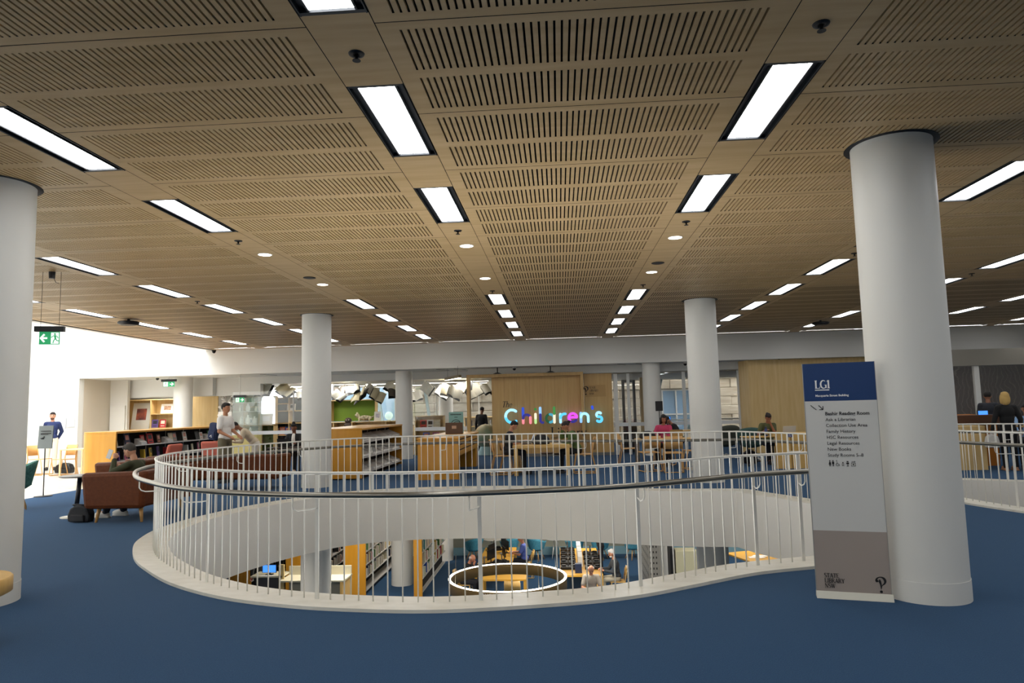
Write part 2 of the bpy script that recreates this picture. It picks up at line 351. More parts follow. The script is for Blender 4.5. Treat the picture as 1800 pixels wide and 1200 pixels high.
# lower floor
b=MB(); b.box(-14,13,8,30,-4.1,-4.0); struct(b.build('floor_lower',CARP))
b=MB(); b.box(-14,13,27.3,27.5,-4,ZS); struct(b.build('wall_lower_back',M('olive_grey_wall','#8c8d80',.8)))
b=MB(); b.box(-14,13,27.18,27.3,-4,-3.72); struct(b.build('baseboard_lower',M('pale_blue_plinth','#7fa8b8',.6)))
b=MB(); b.box(-14.2,-14,8,30,-4,ZS); struct(b.build('wall_lower_left',WALLW)); b=MB(); b.box(13,13.2,8,30,-4,ZS); struct(b.build('wall_lower_right',WALLW))
b=MB(); b.box(-14,13,7.8,8,-4,ZS); struct(b.build('wall_lower_front',WALLW))
# ceiling: slotted plywood bays
ZC=3.8; SX=[-9.8,-6.88,-3.99,-1.18,1.6,4.5,7.42,10.4,13.3]; HW=.195; Y0=3.68; PY=1.2265
rows=[Y0+PY*k for k in range(-7,16)]
COLS=[(-5.2,5.97),(2.95,6.05),(-5.38,15.1),(3.05,14.8),(11.2,6.0),(11.3,14.9)]
edges=[]; xs=[XL]+[q for s in SX for q in (s-HW,s+HW)]+[XR]
bays=[(xs[2*i],xs[2*i+1]) for i in range(len(SX)+1)]
cb=MB(); th=.022
def cquad(x0,x1,y0,y1):
    cb.quad((x0,y0,ZC),(x0,y1,ZC),(x1,y1,ZC),(x1,y0,ZC))
for bx0,bx1 in bays:
    for ri,ys in enumerate(rows):
        ye=min(ys+PY,YF)
        if ye-ys<.05: continue
        x0,x1=bx0+.006,bx1-.006; y0,y1=ys+.004,ye-.004
        marg=.11; ni=int((x1-x0-2*marg)/.0445)
        if ni<4 or ye-ys<1.1:
            cquad(x0,x1,y0,y1); continue
        sx0=(x0+x1)/2-ni*.0445/2
        r1=(ys+.085,ys+.565); r2=(ys+.675,ys+1.14)
        for a,b_ in ((y0,r1[0]),(r1[1],r2[0]),(r2[1],y1)): cquad(x0,x1,a,b_)
        for ra in (r1,r2):
            cquad(x0,sx0,*ra); cquad(sx0+ni*.0445,x1,*ra)
            for k in range(ni):
                a=sx0+k*.0445; near=(ys<13)
                cquad(a+.0145,a+.0445,*ra)
                if near:
                    cb.quad((a+.0145,ra[0],ZC),(a+.0145,ra[0],ZC+th),(a+.0145,ra[1],ZC+th),(a+.0145,ra[1],ZC))
                    cb.quad((a,ra[0],ZC),(a,ra[1],ZC),(a,ra[1],ZC+th),(a,ra[0],ZC+th))
struct(cb.build('ceiling',PLYC))
b=MB(); b.quad((XL,YB,ZC+.05),(XL,YF,ZC+.05),(XR,YF,ZC+.05),(XR,YB,ZC+.05)); b.box(XL-.06,XL-.001,YB,YF,ZC-.01,ZC+.35); struct(b.build('ceiling_plenum',SLOT))
# strips with lights
LY=[4.42+2.18*k for k in range(-4,8)]; LL=1.33
DOWNS=[(-3.99,9.14),(-3.99,11.48),(-1.18,9.1),(-1.18,11.46),(1.6,9.1),(1.6,11.45)]
SNAME={-9.8:'far left row by the bright atrium',-6.88:'third row left of centre',-3.99:'second row left of centre',-1.18:'first row left of centre',1.6:'first row right of centre',4.5:'second row right of centre',7.42:'third row right of centre',10.4:'fourth row right of centre',13.3:'outermost right row'}
ORD=['first','second','third','fourth','fifth','sixth','seventh','eighth','ninth','tenth','eleventh','twelfth']
lt0=None
for s in SX:
    ys=[y for y in LY if not (s in (-3.99,-1.18,1.6) and 8.5<y<11.5)]
    sb=MB(); cur=YB
    for y in ys:
        if y>cur: sb.quad((s-HW,cur,ZC),(s-HW,y,ZC),(s+HW,y,ZC),(s+HW,cur,ZC))
        cur=y+LL
    sb.quad((s-HW,cur,ZC),(s-HW,YF,ZC),(s+HW,YF,ZC),(s+HW,cur,ZC))
    struct(sb.build('ceiling_light_strip',PLYC))
    for n_,y in enumerate(reversed(ys)):
        lab='rectangular ceiling light %s from the bulkhead, %s'%(ORD[n_],SNAME[s])
        if lt0 is None:
            lt0=thing('ceiling_light',lab,'ceiling light',(s,y+LL/2,ZC),0,'rectangular ceiling lights')
            fb=MB(); h=LL/2
            for k in (-1,1):
                x0,x1=sorted((k*.13,k*(HW-.005))); fb.box(x0,x1,-h,h,.03,.05); fb.box(*sorted((k*(HW-.012),k*(HW-.004))),-h,h,-.004,.05); fb.box(*sorted((k*.128,k*.14)),-h,h,.004,.05)
                y0,y1=sorted((k*(h-.03),k*h)); fb.box(-HW+.01,HW-.01,y0,y1,0,.045)
            fb.build('frame',HOUS,lt0)
            db=MB(); db.quad((-.128,-h+.03,.015),(-.128,h-.03,.015),(.128,h-.03,.015),(.128,-h+.03,.015)); db.build('diffuser',LAMP,lt0)
        else: dup(lt0,(s,y+LL/2,ZC),0,lab)
d0=None
DL={(-3.99,9.14):'nearer round downlight in second row left of centre',(-3.99,11.48):'farther round downlight in second row left of centre',(-1.18,9.1):'nearer round downlight in first row left of centre',(-1.18,11.46):'farther round downlight in first row left of centre',(1.6,9.1):'nearer round downlight in first row right of centre',(1.6,11.45):'farther round downlight in first row right of centre'}
for p in DOWNS:
    if d0 is None:
        d0=thing('downlight',DL[p],'ceiling light',(p[0],p[1],ZC),0,'round downlights')
        MB().lathe([(.088,0),(.088,-.006),(.098,-.006),(.098,0)],24,cap=False).build('rim',WHITE,d0)
        b=MB(); b.lathe([(.086,-.003),(.086,-.002)],24); b.build('lens',DOWN,d0)
    else: dup(d0,(p[0],p[1],ZC),0,DL[p])
s0=None
for i,(x,y,wh) in enumerate([(-1.18,4.0,'in the near plywood strip left of centre'),(1.6,3.97,'in the near plywood strip right of centre'),(-1.18,8.29,'before the downlights in first row left of centre'),(1.6,8.31,'before the downlights in first row right of centre'),(-3.99,8.34,'before the downlights in second row left of centre'),(-1.18,12.72,'after the downlights in first row left of centre'),(1.6,12.64,'after the downlights in first row right of centre'),(-6.88,12.72,'between two lights in third row left of centre'),(4.5,10.55,'between two lights in second row right of centre'),(7.42,12.7,'between two lights in third row right of centre')]):
    lab='small dark ceiling sprinkler '+wh
    if s0 is None:
        s0=thing('sprinkler',lab,'sprinkler',(x,y,ZC),0,'ceiling sprinklers')
        MB().lathe([(.05,0),(.046,-.008),(.02,-.012),(.02,-.004)],20).build('escutcheon',DKM,s0)
        MB().lathe([(.012,-.005),(.008,-.04),(.026,-.043),(.026,-.046)],12).build('deflector',DKM,s0)
    else: dup(s0,(x,y,ZC),0,lab)
for x,y,wh in ((1.6,10.72,'in the row right of centre between downlights'),(-3.99,10.85,'in second row left of centre between downlights')):
    tag(MB().lathe([(.1,0),(.1,-.006),(.085,-.01)],24).build('ceiling_speaker',DKM,loc=(x,y,ZC)),'flat dark round ceiling speaker '+wh,'speaker','ceiling speakers')
for x,y,wh in ((-9.56,14.75,'left'),(7.2,19.3,'right')):
    r=thing('access_point','larger black round disc hanging below the ceiling on the '+wh,'wireless access point',(x,y,ZC),0,'ceiling discs')
    MB().lathe([(.2,-.05),(.22,-.07),(.22,-.1),(.16,-.13)],28).build('disc',DKM,r); MB().lathe([(.03,0),(.03,-.055)],12).build('stem',DKM,r)
# bulkhead and walls
b=MB(); b.box(-18,XR,YF,YF+.3,2.97,3.82); struct(b.build('wall_bulkhead',WALLW))
b=MB(); b.box(-18,XL,YF+.02,YF+.3,3.75,8.5); struct(b.build('wall_atrium_upper',WALLW))
b=MB(); b.box(-18,-16.2,YF,YF+.25,0,2.97); struct(b.build('wall_atrium_front',WALLW))
b=MB(); b.box(-18.2,-18,YB,YF+.3,0,8.5); struct(b.build('wall_left',WALLW))
b=MB(); b.box(XL-.3,XL-.06,YB,YF,3.8,8.5); struct(b.build('wall_atrium_side',WALLW))
b=MB(); b.box(-18.2,XR+.2,YB-.2,YB,-.1,8.5); struct(b.build('wall_back',WALLW))
b=MB(); b.box(XR,XR+.2,YB,31,-.1,4); struct(b.build('wall_right',WALLW))
b=MB(); b.box(-18,XR,YF+.3,24.6,2.97,3.05); struct(b.build('ceiling_soffit',WALLW))
b=MB(); b.box(-18.2,XR,24.6,31.2,2.72,3.05); struct(b.build('ceiling_back_room',M('back_ceiling_cream','#d8d0be',.7)))
b=MB(); b.box(-17,-10.75,24.35,24.6,2.32,2.97); b.box(-14.9,-12.4,24.1,24.36,2.34,2.97); struct(b.build('wall_header_left',WALLW))
b=MB(); b.box(-3.07,7.0,23.35,23.6,2.72,2.97); b.box(-10.75,-3.07,24.35,24.6,2.72,2.97); struct(b.build('wall_header',WALLW))
b=MB(); b.box(-18.2,-18,YF,31,0,3); b.box(-16.4,-16.2,YF+.25,24.2,0,2.97); b.box(-18,-16.3,24.1,24.3,0,2.97); struct(b.build('wall_left_passage',M('warm_wall','#c9bfae',.7)))
b=MB(); b.box(-16.15,-15.6,24.0,24.06,0,2.05); b.box(-16.2,-15.55,24.06,24.2,0,2.97); struct(b.build('door_1',M('off_white_door','#d3cfc6',.6)))
# ceiling track slots in the soffit
for k,(x,y) in enumerate(((-10.0,23.3),(-8.2,23.4),(-3.9,23.2),(-3.3,23.2),(2.1,23.0),(2.7,23.0),(4.4,23.1),(7.2,22.9),(7.9,22.95))):
    b=MB(); b.obox((x,y,2.965),(.5,1,0),(.7,.035,.008)); struct(b.build('trim_%d'%(5+k),BLK))
# facade: glass, mullions, struts
b=MB()
for x in (-9.3,-7.4,-5.5,-3.6,-1.7,.2,2.1,4.0,5.9): b.box(x-.03,x+.03,31,31.1,0,3)
for z in (.0,.9,2.95): b.box(-11.5,8,31.0,31.08,z,z+.06)
b.box(-11.5,-11.4,24.6,31,0,.1)
f=struct(b.build('window_1',RAILW)); g=MB(); g.box(-11.5,8,31.03,31.05,0,3); g.build('pane',GLASS,f)
b=MB()
for x in (-7.9,-5.75,-2.6,3.9,5.6): 
    dx={3.9:.35,5.6:.75}.get(x,-.5); b.bar((x+dx+.25,30.6,2.8),(x-dx*.3,30.6,.2),.12)
struct(b.build('trim_20',M('pale_blue_steel','#b9d4da',.4)))
b=MB(); b.box(8,15.5,30.9,31.1,0,3); b.box(-18,-11.5,26.6,26.8,0,3); struct(b.build('wall_back_room',WALLW))
b=MB()
for r_ in range(14):
    for c_ in range(20):
        x0=-8+c_*.95+(.45 if r_%2 else 0); d=R.uniform(0,.12)
        if 3<=r_<=7 and x0+.95>4.75 and x0<6.45: continue
        b.box(x0+.004,x0+.946,33.6-d,34.2,-1+r_*.42+.004,-1+(r_+1)*.42-.004)
sw=struct(b.build('wall_sandstone_outside',SAND,bev=.03))
b=MB(); b.box(-13,13,31.1,31.3,3.0,8.5); struct(b.build('wall_above_facade',WALLW))
b=MB(); b.box(-8,12,34.0,34.3,-1,8.5); struct(b.build('wall_sandstone_core',M('mortar','#9a9080',.9)))
b=MB(); b.box(4.3,6.9,33.75,33.9,.3,2.3); wn=struct(b.build('window_2',M('blue_pane','#86a8c8',.25)))
b=MB()
for x in (4.3,4.95,5.6,6.25,6.9): b.box(x-.03,x+.03,33.7,33.76,.3,2.3)
for z in (.3,1.15,2.3): b.box(4.27,6.93,33.7,33.76,z-.03,z+.03)
b.build('window_frame',WHITE,wn)
b=MB(); b.box(-13,-8,33.8,34,-1,7); struct(b.build('wall_blue_outside',BLUEB))
b=MB(); b.box(-13,13,31.2,36,-1.2,-1.0); struct(b.build('ground_outside',M('paving','#9a9488',.9)))
# columns
def column(x,y,z0,z1,label,gap=True,r=.32):
    c=thing('column',label,'column',(x,y,z0),0,'white round columns')
    h=z1-z0
    MB().lathe([(r,.165),(r,h-.001)],64).build('shaft',WHITE,c)
    MB().lathe([(r+.004,0),(r+.004,.165)],64).build('base_sleeve',WHITE,c)
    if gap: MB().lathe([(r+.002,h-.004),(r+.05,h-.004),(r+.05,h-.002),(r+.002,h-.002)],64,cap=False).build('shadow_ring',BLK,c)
column(-5.2,5.97,0,ZC,'thick white round column at the left edge of the view')
column(2.95,6.05,0,ZC,'thick white round column beside the tall floor directory sign')
column(-5.38,15.1,0,ZC,'white round column beside the honey-coloured cabinet beyond the railing')
column(3.05,14.8,0,ZC,'white round column just beyond the railing, right of the woman in pink')
column(-5.28,23.4,0,2.97,'white round column behind the open grey-shelved cabinet',False,.29)
column(3.03,23.4-.55,0,2.97,'white round column behind the woman in pink, by the glass wall',False,.29)
column(-13.1,23.4,0,2.97,'bright white round column rising behind the long book cabinet',False,.31)
column(-4.6,28.0,0,2.72,'white round column inside the glazed room behind the teal picture board',False,.29)
column(-5.38,15.1,-4,ZS,'lower-level white column left, near the glowing computer screen',False)
column(3.05,14.8,-4,ZS,'lower-level grey-lit column at right beside the cream cabinet',False)
column(-5.28,22.9,-4,ZS,'lower-level white column between the two bookcase rows',False,.35)
column(3.1,23.6,-4,ZS,'lower-level white column right of the grey lockers',False,.3)
column(-4.45,26.5,-4,ZS,'far lower-level white column right of the book rows',False,.3)
column(3.6,26.2,-4,ZS,'far lower-level white column left of the grey lockers',False,.3)
# ================= RAILINGS =================
def railing(name,label,outer,cx,npart,postn=11):
    rl=thing(name,label,'railing',(0,0,0),0)
    base=resample(offset(outer,.22),.130); n=len(base); tp=base
    MB().tube([(p.x,p.y,1.085) for p in resample(offset(outer,.22),.08)],.013,8,closed=True).build('top_rail',RAILW,rl)
    hr=[p for p in resample(offset(outer,.0),.08)]
    hro=MB().tube([(p.x,p.y,.925) for p in hr],.025,12,closed=True).build('handrail',STEEL,rl)
    order=sorted(range(n),key=lambda i:(base[i].x**2+base[i].y**2))
    posts=set(range(0,n,postn)); big=set(order[:npart])
    rest=MB(); me_b=None; me_p=None
    def bal(mb,p,ang,post):
        m=Matrix.Translation((p.x,p.y,0))@rzm(ang); st=len(mb.v)
        if post: mb.box(-.017,.017,-.006,.006,.028,1.08)
        else:
            mb.tube([(0,0,.028),(0,0,.90)],.0062,6); mb.box(-.011,.011,-.004,.004,.88,1.08)
        mb.xf(m,st)
    for i in range(n):
        t_=base[(i+1)%n]-base[i-1]; ang=math.atan2(t_.y,t_.x); post=i in posts
        if i in big:
            if (me_p if post else me_b) is None:
                q=MB(); bal(q,Vector((0,0)),0,post); o=q.build('post' if post else 'baluster',RAILW,rl)
                if post: me_p=o.data
                else: me_b=o.data
            else:
                o=bpy.data.objects.new('post' if post else 'baluster',me_p if post else me_b); C.objects.link(o); o.parent=rl
            o.location=(base[i].x,base[i].y,0); o.rotation_euler=(0,0,ang)
        else: bal(rest,base[i],ang,post)
        if post:
            t_.normalize(); no=Vector((t_.y,-t_.x)); p=base[i]; q=MB(); hp=p+no*.22-t_*.09
            pts=[(hp.x,hp.y,.905),(hp.x,hp.y,.83),(hp.x-no.x*.02,hp.y-no.y*.02,.80),(hp.x-no.x*.06,hp.y-no.y*.06,.785),(p.x+no.x*.06-t_.x*.03,p.y+no.y*.06-t_.y*.03,.785),(p.x,p.y,.79)]
            q.tube(pts,.0065,6).build('bracket',RAILW,rl)
    if rest.v:
        o=rest.build('balusters',RAILW,rl); o['kind']='stuff'
    return rl
railing('railing','white balustrade with steel handrail curving around the large floor opening',o1,0,100)
railing('railing','white balustrade with steel handrail at far right behind the thick column',o2,0,30)
# ================= PEOPLE =================
HEADM={}
def ik(S,H,a,b,pole):
    S=Vector(S);H=Vector(H); d=H-S; L=min(d.length,(a+b)*.995); d.normalize()
    x=(a*a-b*b+L*L)/(2*L); h=math.sqrt(max(a*a-x*x,0)); p=Vector(pole); p=(p-d*p.dot(d)); p.normalize()
    return S+d*x+p*h, S+d*L
def remesh(o,vs=.009,it=4):
    m=o.modifiers.new('skin','REMESH'); m.mode='VOXEL'; m.voxel_size=vs; m.use_smooth_shade=True
    s=o.modifiers.new('soft','SMOOTH'); s.factor=.5; s.iterations=it
def person(label,loc,rz,pose='sit',H=1.72,skin='#c99a7c',shirt='#222226',trou='#23242a',hair='#17120f',hs='short',slv='short',lean=.12,hp=.35,hy=0,hands=None,shoes='#2a2a2c',legs=None,shorts=False,seat=.46,jacket=None,legx=None,beard=None,skirt=False):
    g=thing('person',label,'person',loc,rz); s=H/1.72
    if pose=='sit': P=Vector((0,0,seat+.1))
    else: P=Vector((0,0,.95*s))
    up=Vector((0,math.sin(lean),math.cos(lean)))
    ch=P+up*.36*s; sh=P+up*.47*s; nk=P+up*.55*s
    hup=Vector((math.sin(hy)*math.sin(lean+hp),math.cos(hy)*math.sin(lean+hp),math.cos(lean+hp)))
    hd=nk+hup*.15*s+Vector((0,.01,0))
    rot=Matrix.Rotation(-hy,3,'Z')@Matrix.Rotation(-(lean+hp),3,'X'); lr=Matrix.Rotation(-lean,3,'X')
    SK=CM(skin,.5)
    b=MB()
    b.ell(P,(.15*s,.11*s,.12*s),lr); b.ell(P+up*.18*s,(.125*s,.09*s,.16*s),lr); b.ell(ch,(.155*s,.105*s,.17*s),lr)
    SH=[sh+Vector((k*.165*s,0,-.01)) for k in (-1,1)]; b.caps(SH[0],SH[1],.055*s,.055*s)
    b.caps(sh,nk+hup*.05,.058*s,.05*s); b.ell(hd,(.075*s,.092*s,.112*s),rot)
    b.ell(hd+rot@Vector((0,.03,-.055))*s,(.055*s,.06*s,.05*s),rot)
    b.caps(hd+rot@Vector((0,.085,.01))*s,hd+rot@Vector((0,.107,-.022))*s,.008*s,.014*s,8)
    for k in (-1,1): b.ell(hd+rot@Vector((k*.077,-.005,-.01))*s,(.012*s,.02*s,.032*s),rot)
    if hands is None:
        hands=[(-.14,.40,.80),(.14,.40,.80)] if pose=='sit' else [(-.24,.06,.80*s),(.24,.06,.80*s)]
    arms=[]
    for k,hh in zip((0,1),hands):
        sg=-1 if k==0 else 1
        e,hn=ik(SH[k],hh,.285*s,.25*s,(sg*.5,-.55,-.6)); arms.append((SH[k],e,hn))
        b.caps(SH[k],e,.05*s,.04*s); b.caps(e,hn,.04*s,.026*s)
        d=(hn-e).normalized(); side=d.cross(Vector((0,0,1))); side=side.normalized() if side.length>.2 else Vector((1,0,0)); nrm=side.cross(d).normalized()
        if nrm.z>0: nrm=-nrm
        pc=hn+d*.045*s; b.caps(hn,hn+d*.075*s,.026*s,.03*s); 
        for q,(ln,of) in enumerate(((.062,-.031),(.074,-.011),(.07,.010),(.055,.030))):
            a=hn+d*.085*s+side*of*s; m_=a+d*ln*.5*s+nrm*.008; b.caps(a-d*.02,m_,.0098*s,.0092*s,8); b.caps(m_,m_+(d*.6+nrm*.7).normalized()*ln*.55*s,.0092*s,.008*s,8)
        th=side*(.034 if k==0 else -.034)*s; b.caps(hn+d*.025*s+th*.6,hn+d*.06*s+th*1.5+nrm*.01,.013*s,.0105*s,8); b.caps(hn+d*.06*s+th*1.5+nrm*.01,hn+d*.09*s+th*1.35+nrm*.02,.0105*s,.009*s,8)
    L=[]
    for k in (-1,1):
        hip=P+Vector((k*.085*s,0,-.02))
        if pose=='sit':
            lx=(legx or (.11,.11))[0 if k<0 else 1]
            kn=Vector((k*lx,.42*s,seat+.06)); an=Vector((k*lx,(legs or (.40,.40))[0 if k<0 else 1],.10))
        else:
            off=(legs or (0,0))[0 if k<0 else 1]
            kn=Vector((k*.095*s,.02+off*.5,.50*s)); an=Vector((k*.10*s,off,.09*s))
        L.append((hip,kn,an)); b.caps(hip,kn,.08*s,.055*s); b.caps(kn,kn.lerp(an,.35),.052*s,.056*s); b.caps(kn.lerp(an,.35),an,.056*s,.036*s); b.caps(an,an+Vector((0,.13,-.04)),.034*s,.028*s)
    bo=b.build('body',SK,g); remesh(bo,.0085)
    # shirt
    b=MB()
    b.ell(P+up*.05*s,(.165*s,.13*s,.13*s),lr); b.ell(P+up*.2*s,(.15*s,.115*s,.17*s),lr); b.ell(ch,(.175*s,.125*s,.18*s),lr); b.caps(SH[0]+Vector((.01,0,0)),SH[1]-Vector((.01,0,0)),.068*s,.068*s)
    for S_,e,hn in arms:
        if slv=='short': b.caps(S_,S_.lerp(e,.68),.07*s,.062*s)
        else: b.caps(S_,e,.066*s,.054*s); b.caps(e,e.lerp(hn,.92),.054*s,.04*s)
    so=b.build('jacket' if jacket else 'shirt',CM(shirt,.85),g); remesh(so,.013)
    if jacket:
        b=MB(); b.ell(ch+Vector((0,.04,-.02)),(.08*s,.1*s,.2*s),lr); so2=b.build('top',CM(jacket,.85),g)
    b=MB(); b.ell(P+Vector((0,0,-.01)),(.16*s,.125*s,.12*s))
    for hip,kn,an in L:
        if shorts: b.caps(hip,hip.lerp(kn,.95),.10*s,.085*s)
        else: b.caps(hip,kn,.095*s,.07*s); b.caps(kn,an,.07*s,.055*s)
    if skirt: b.caps(P,P+Vector((0,0,-.42)),.17,.2)
    to=b.build('shorts' if shorts else 'trousers',CM(trou,.9),g); remesh(to,.014)
    for hip,kn,an in L:
        b=MB(); c=an+Vector((0,.06,-.035)); b.ell((c.x,c.y,.055 if pose=='sit' else .055),(.048*s,.14*s,.05*s)); b.box(c.x-.042,c.x+.042,c.y-.13,c.y+.12,0,.025)
        so_=b.build('shoe',CM(shoes,.6),g); remesh(so_,.012,3)
    if hs!='bald':
        b=MB(); hm=CM(hair,.75)
        b.ell(hd+rot@Vector((0,-.022,.028))*s,(.084*s,.09*s,.098*s),rot)
        b.ell(hd+rot@Vector((0,.03,.075))*s,(.066*s,.06*s,.045*s),rot)
        if hs=='long':
            b.ell(hd+rot@Vector((0,-.045,-.05))*s,(.095*s,.065*s,.14*s),rot)
            for k in (-1,1): b.ell(hd+rot@Vector((k*.075,.0,-.05))*s,(.028*s,.05*s,.115*s),rot)
        if hs=='bun': b.ell(hd+rot@Vector((0,-.12,.03))*s,(.045*s,.055*s,.045*s),rot); b.caps(hd+rot@Vector((0,-.1,.03))*s,hd+rot@Vector((0,-.19,.0))*s,.03*s,.012*s)
        if hs=='topbun': b.ell(hd+rot@Vector((0,-.02,.135))*s,(.045*s,.045*s,.04*s),rot)
        ho=b.build('hair',hm,g); remesh(ho,.012,2)
    else:
        b=MB()
        for k in (-1,1): b.ell(hd+rot@Vector((k*.064,-.04,-.01))*s,(.022*s,.045*s,.04*s),rot)
        b.ell(hd+rot@Vector((0,-.08,-.02))*s,(.055*s,.022*s,.04*s),rot); b.build('hair',CM(hair,.9),g)
    if beard: b=MB(); b.ell(hd+rot@Vector((0,.048,-.075))*s,(.052*s,.05*s,.045*s),rot); b.build('beard',CM(beard,.9),g)
    b=MB()
    for k in (-1,1): b.ell(hd+rot@Vector((k*.03,.084,.012))*s,(.011*s,.008*s,.007*s),rot,8,6)
    b.build('eyes',CM('#1a1412',.3),g)
    b=MB()
    for k in (-1,1): b.ell(hd+rot@Vector((k*.031,.086,.034))*s,(.018*s,.006*s,.004*s),rot,8,6)
    b.build('eyebrows',CM(hair if hs!='bald' else '#8a7a70',.8),g)
    b=MB(); b.ell(hd+rot@Vector((0,.089,-.055))*s,(.022*s,.008*s,.006*s),rot,8,6); b.build('mouth',CM('#8e4a40',.5),g)
    g['_hd']=tuple(hd)
    return g
PI=math.pi
# heading: rz rotates local +Y. facing +X => rz=-pi/2 ; facing camera (-Y) => pi
person('man in olive hoodie in the brown leather armchair holding a phone',(-6.88,11.05,0),PI/2,'sit',1.74,'#b9876a','#34381f','#1c2130',hair='#3a3530',slv='long',lean=.2,hp=.32,hands=[(-.05,.42,.93),(.10,.38,.78)],shoes='#d8d6d0',seat=.29,legs=(.50,.34))
person('man in white t-shirt and khaki shorts standing behind the long sofa',(-8.06,16.3,0),-PI/2-.2,'stand',1.86,'#b57f5e','#e6e4df','#6f6a55',hair='#15110f',slv='short',lean=0,hp=.05,hands=[(-.16,.26,1.12),(.14,.24,1.10)],shorts=True,shoes='#22252c')
person('stooping person in beige sleeves beside the man in white t-shirt',(-7.75,17.3,0),PI/2+.5,'stand',1.6,'#8c5f48','#cabda4','#d9d4c8',hair='#15110f',slv='long',lean=.75,hp=.3,hands=[(-.1,.55,.95),(.12,.5,1.0)])
person('woman in black jacket and white top working at a laptop',(-7.35,18.9,0),PI+.1,'sit',1.68,'#7d4e38','#17171a','#1c1c20',hair='#0e0b0a',hs='topbun',slv='long',lean=.08,hp=.2,jacket='#e4e2dc',seat=.45,shoes='#d8d6d0')
person('man in black t-shirt sitting at left end of the birch table',(-1.30,17.15,0),-PI/2,'sit',1.62,'#b98062','#141416','#1a1b20',hair='#0c0a0a',lean=.16,hp=.42,seat=.46)
person('person in green jumper resting head on hand at the birch table',(.42,17.2,0),PI/2,'sit',1.6,'#a87458','#4d6130','#121214',hair='#1d1210',hs='bun',slv='long',lean=.34,hp=.35,hands=[(-.12,.42,.79),(.06,.36,1.05)],seat=.46)
person('woman in pink shirt sitting with dark shoulder-length hair',(2.78,18.9,0),PI-.35,'sit',1.68,'#a56f54','#b8385e','#222228',hair='#120d0d',hs='long',slv='long',lean=.08,hp=.25,hy=-.5,seat=.46)
person('person in black leaning over papers, half hidden by the column',(3.42,20.2,0),PI/2+.3,'sit',1.7,'#9a6a50','#141417','#191a1f',hair='#0f0c0c',slv='long',lean=.5,hp=.4,seat=.5)
person('woman in olive top with hand at her face behind the study desk',(5.5,18.95,0),PI,'sit',1.66,'#a06a50','#4f5230','#26262c',hair='#1c100e',hs='bun',slv='short',lean=.14,hp=.5,hands=[(-.02,.30,1.02),(.16,.32,.86)],seat=.46)
person('blonde woman in black coat seen from behind at far right',(9.75,15.9,0),-.15,'stand',1.66,'#c9a080','#0f0f11','#121214',hair='#c2a060',hs='long',slv='long',lean=0,hp=.0,hands=[(-.3,.02,.86),(.27,.06,.88)],shoes='#b08060')
person('person in dotted dark shirt standing behind the blonde woman',(10.75,18.2,0),-.5,'stand',1.7,'#8c6048','#23262e','#17171a',hair='#15100e',slv='short',lean=.05,hp=.15)
person('person in pale blue shirt at the far right edge',(10.62,16.6,0),PI*.8,'sit',1.74,'#b07c60','#86a6cc','#1a1b20',hair='#100c0b',slv='long',lean=.05,hp=.3,seat=.52)
person('bearded man in navy sweater leaning on the bright white wall',(-16.33,21.4,0),PI+.5,'stand',1.8,'#c99478','#1c2a56','#d6cdb8',hair='#241a16',slv='long',lean=-.03,hp=.1,hands=[(-.14,-.14,.98),(.14,-.14,.98)],beard='#5a3a2c',shoes='#2a2624')
person('person in dark jacket with back turned inside the glazed room, by the doorway',(-2.9,25.6,0),-.3,'stand',1.66,'#8c6048','#15151a','#26262c',hair='#15100e',slv='long',lean=.1,hp=.3)
person('person in grey top inside the glazed room behind the drawer desk',(-3.75,25.0,0),-.8,'stand',1.5,'#8c6048','#77766c','#26262c',hair='#8a8478',slv='long',lean=.25,hp=.5)
ZL=-4
person('bald man in black propping his chin at the lower reading table',(-2.98,21.0,ZL),-PI/2-.3,'sit',1.74,'#c08468','#17171a','#1d1e24',hair='#b8b4ae',hs='bald',slv='long',lean=.34,hp=.25,hands=[(.02,.34,1.02),(.15,.42,.8)])
person('man in blue polo shirt reading at the far lower table',(-1.3,23.7,ZL),PI/2,'sit',1.76,'#c08468','#5468b8','#23242c',hair='#9c9890',hs='bald',slv='short',lean=.1,hp=.3)
person('balding man in beige shirt facing out in front of the lower desks',(.72,19.35,ZL),PI,'sit',1.76,'#c48a6c','#a8a094','#2a2c34',hair='#c8c4be',hs='bald',slv='short',lean=.1,hp=.5)
person('white-bearded man in dark grey jacket at the right lower desk',(1.55,21.2,ZL),PI/2+.15,'sit',1.76,'#c48a6c','#3f4348','#b8b09c',hair='#d8d6d2',hs='short',slv='long',lean=.12,hp=.25,beard='#dcdad6')
person('person in dark jacket standing by the far lower desk, head hidden',(1.25,23.9,ZL),PI/2,'stand',1.7,'#a06a50','#34363a','#26262c',hair='#15100e',slv='long',lean=.35,hp=.2)
person('person in black beside the dark lower bookcase at left',(-9.0,20.5,ZL),.6,'stand',1.72,'#b06a58','#141416','#1a1a1e',hair='#15100e',slv='long',lean=.2,hp=.3)
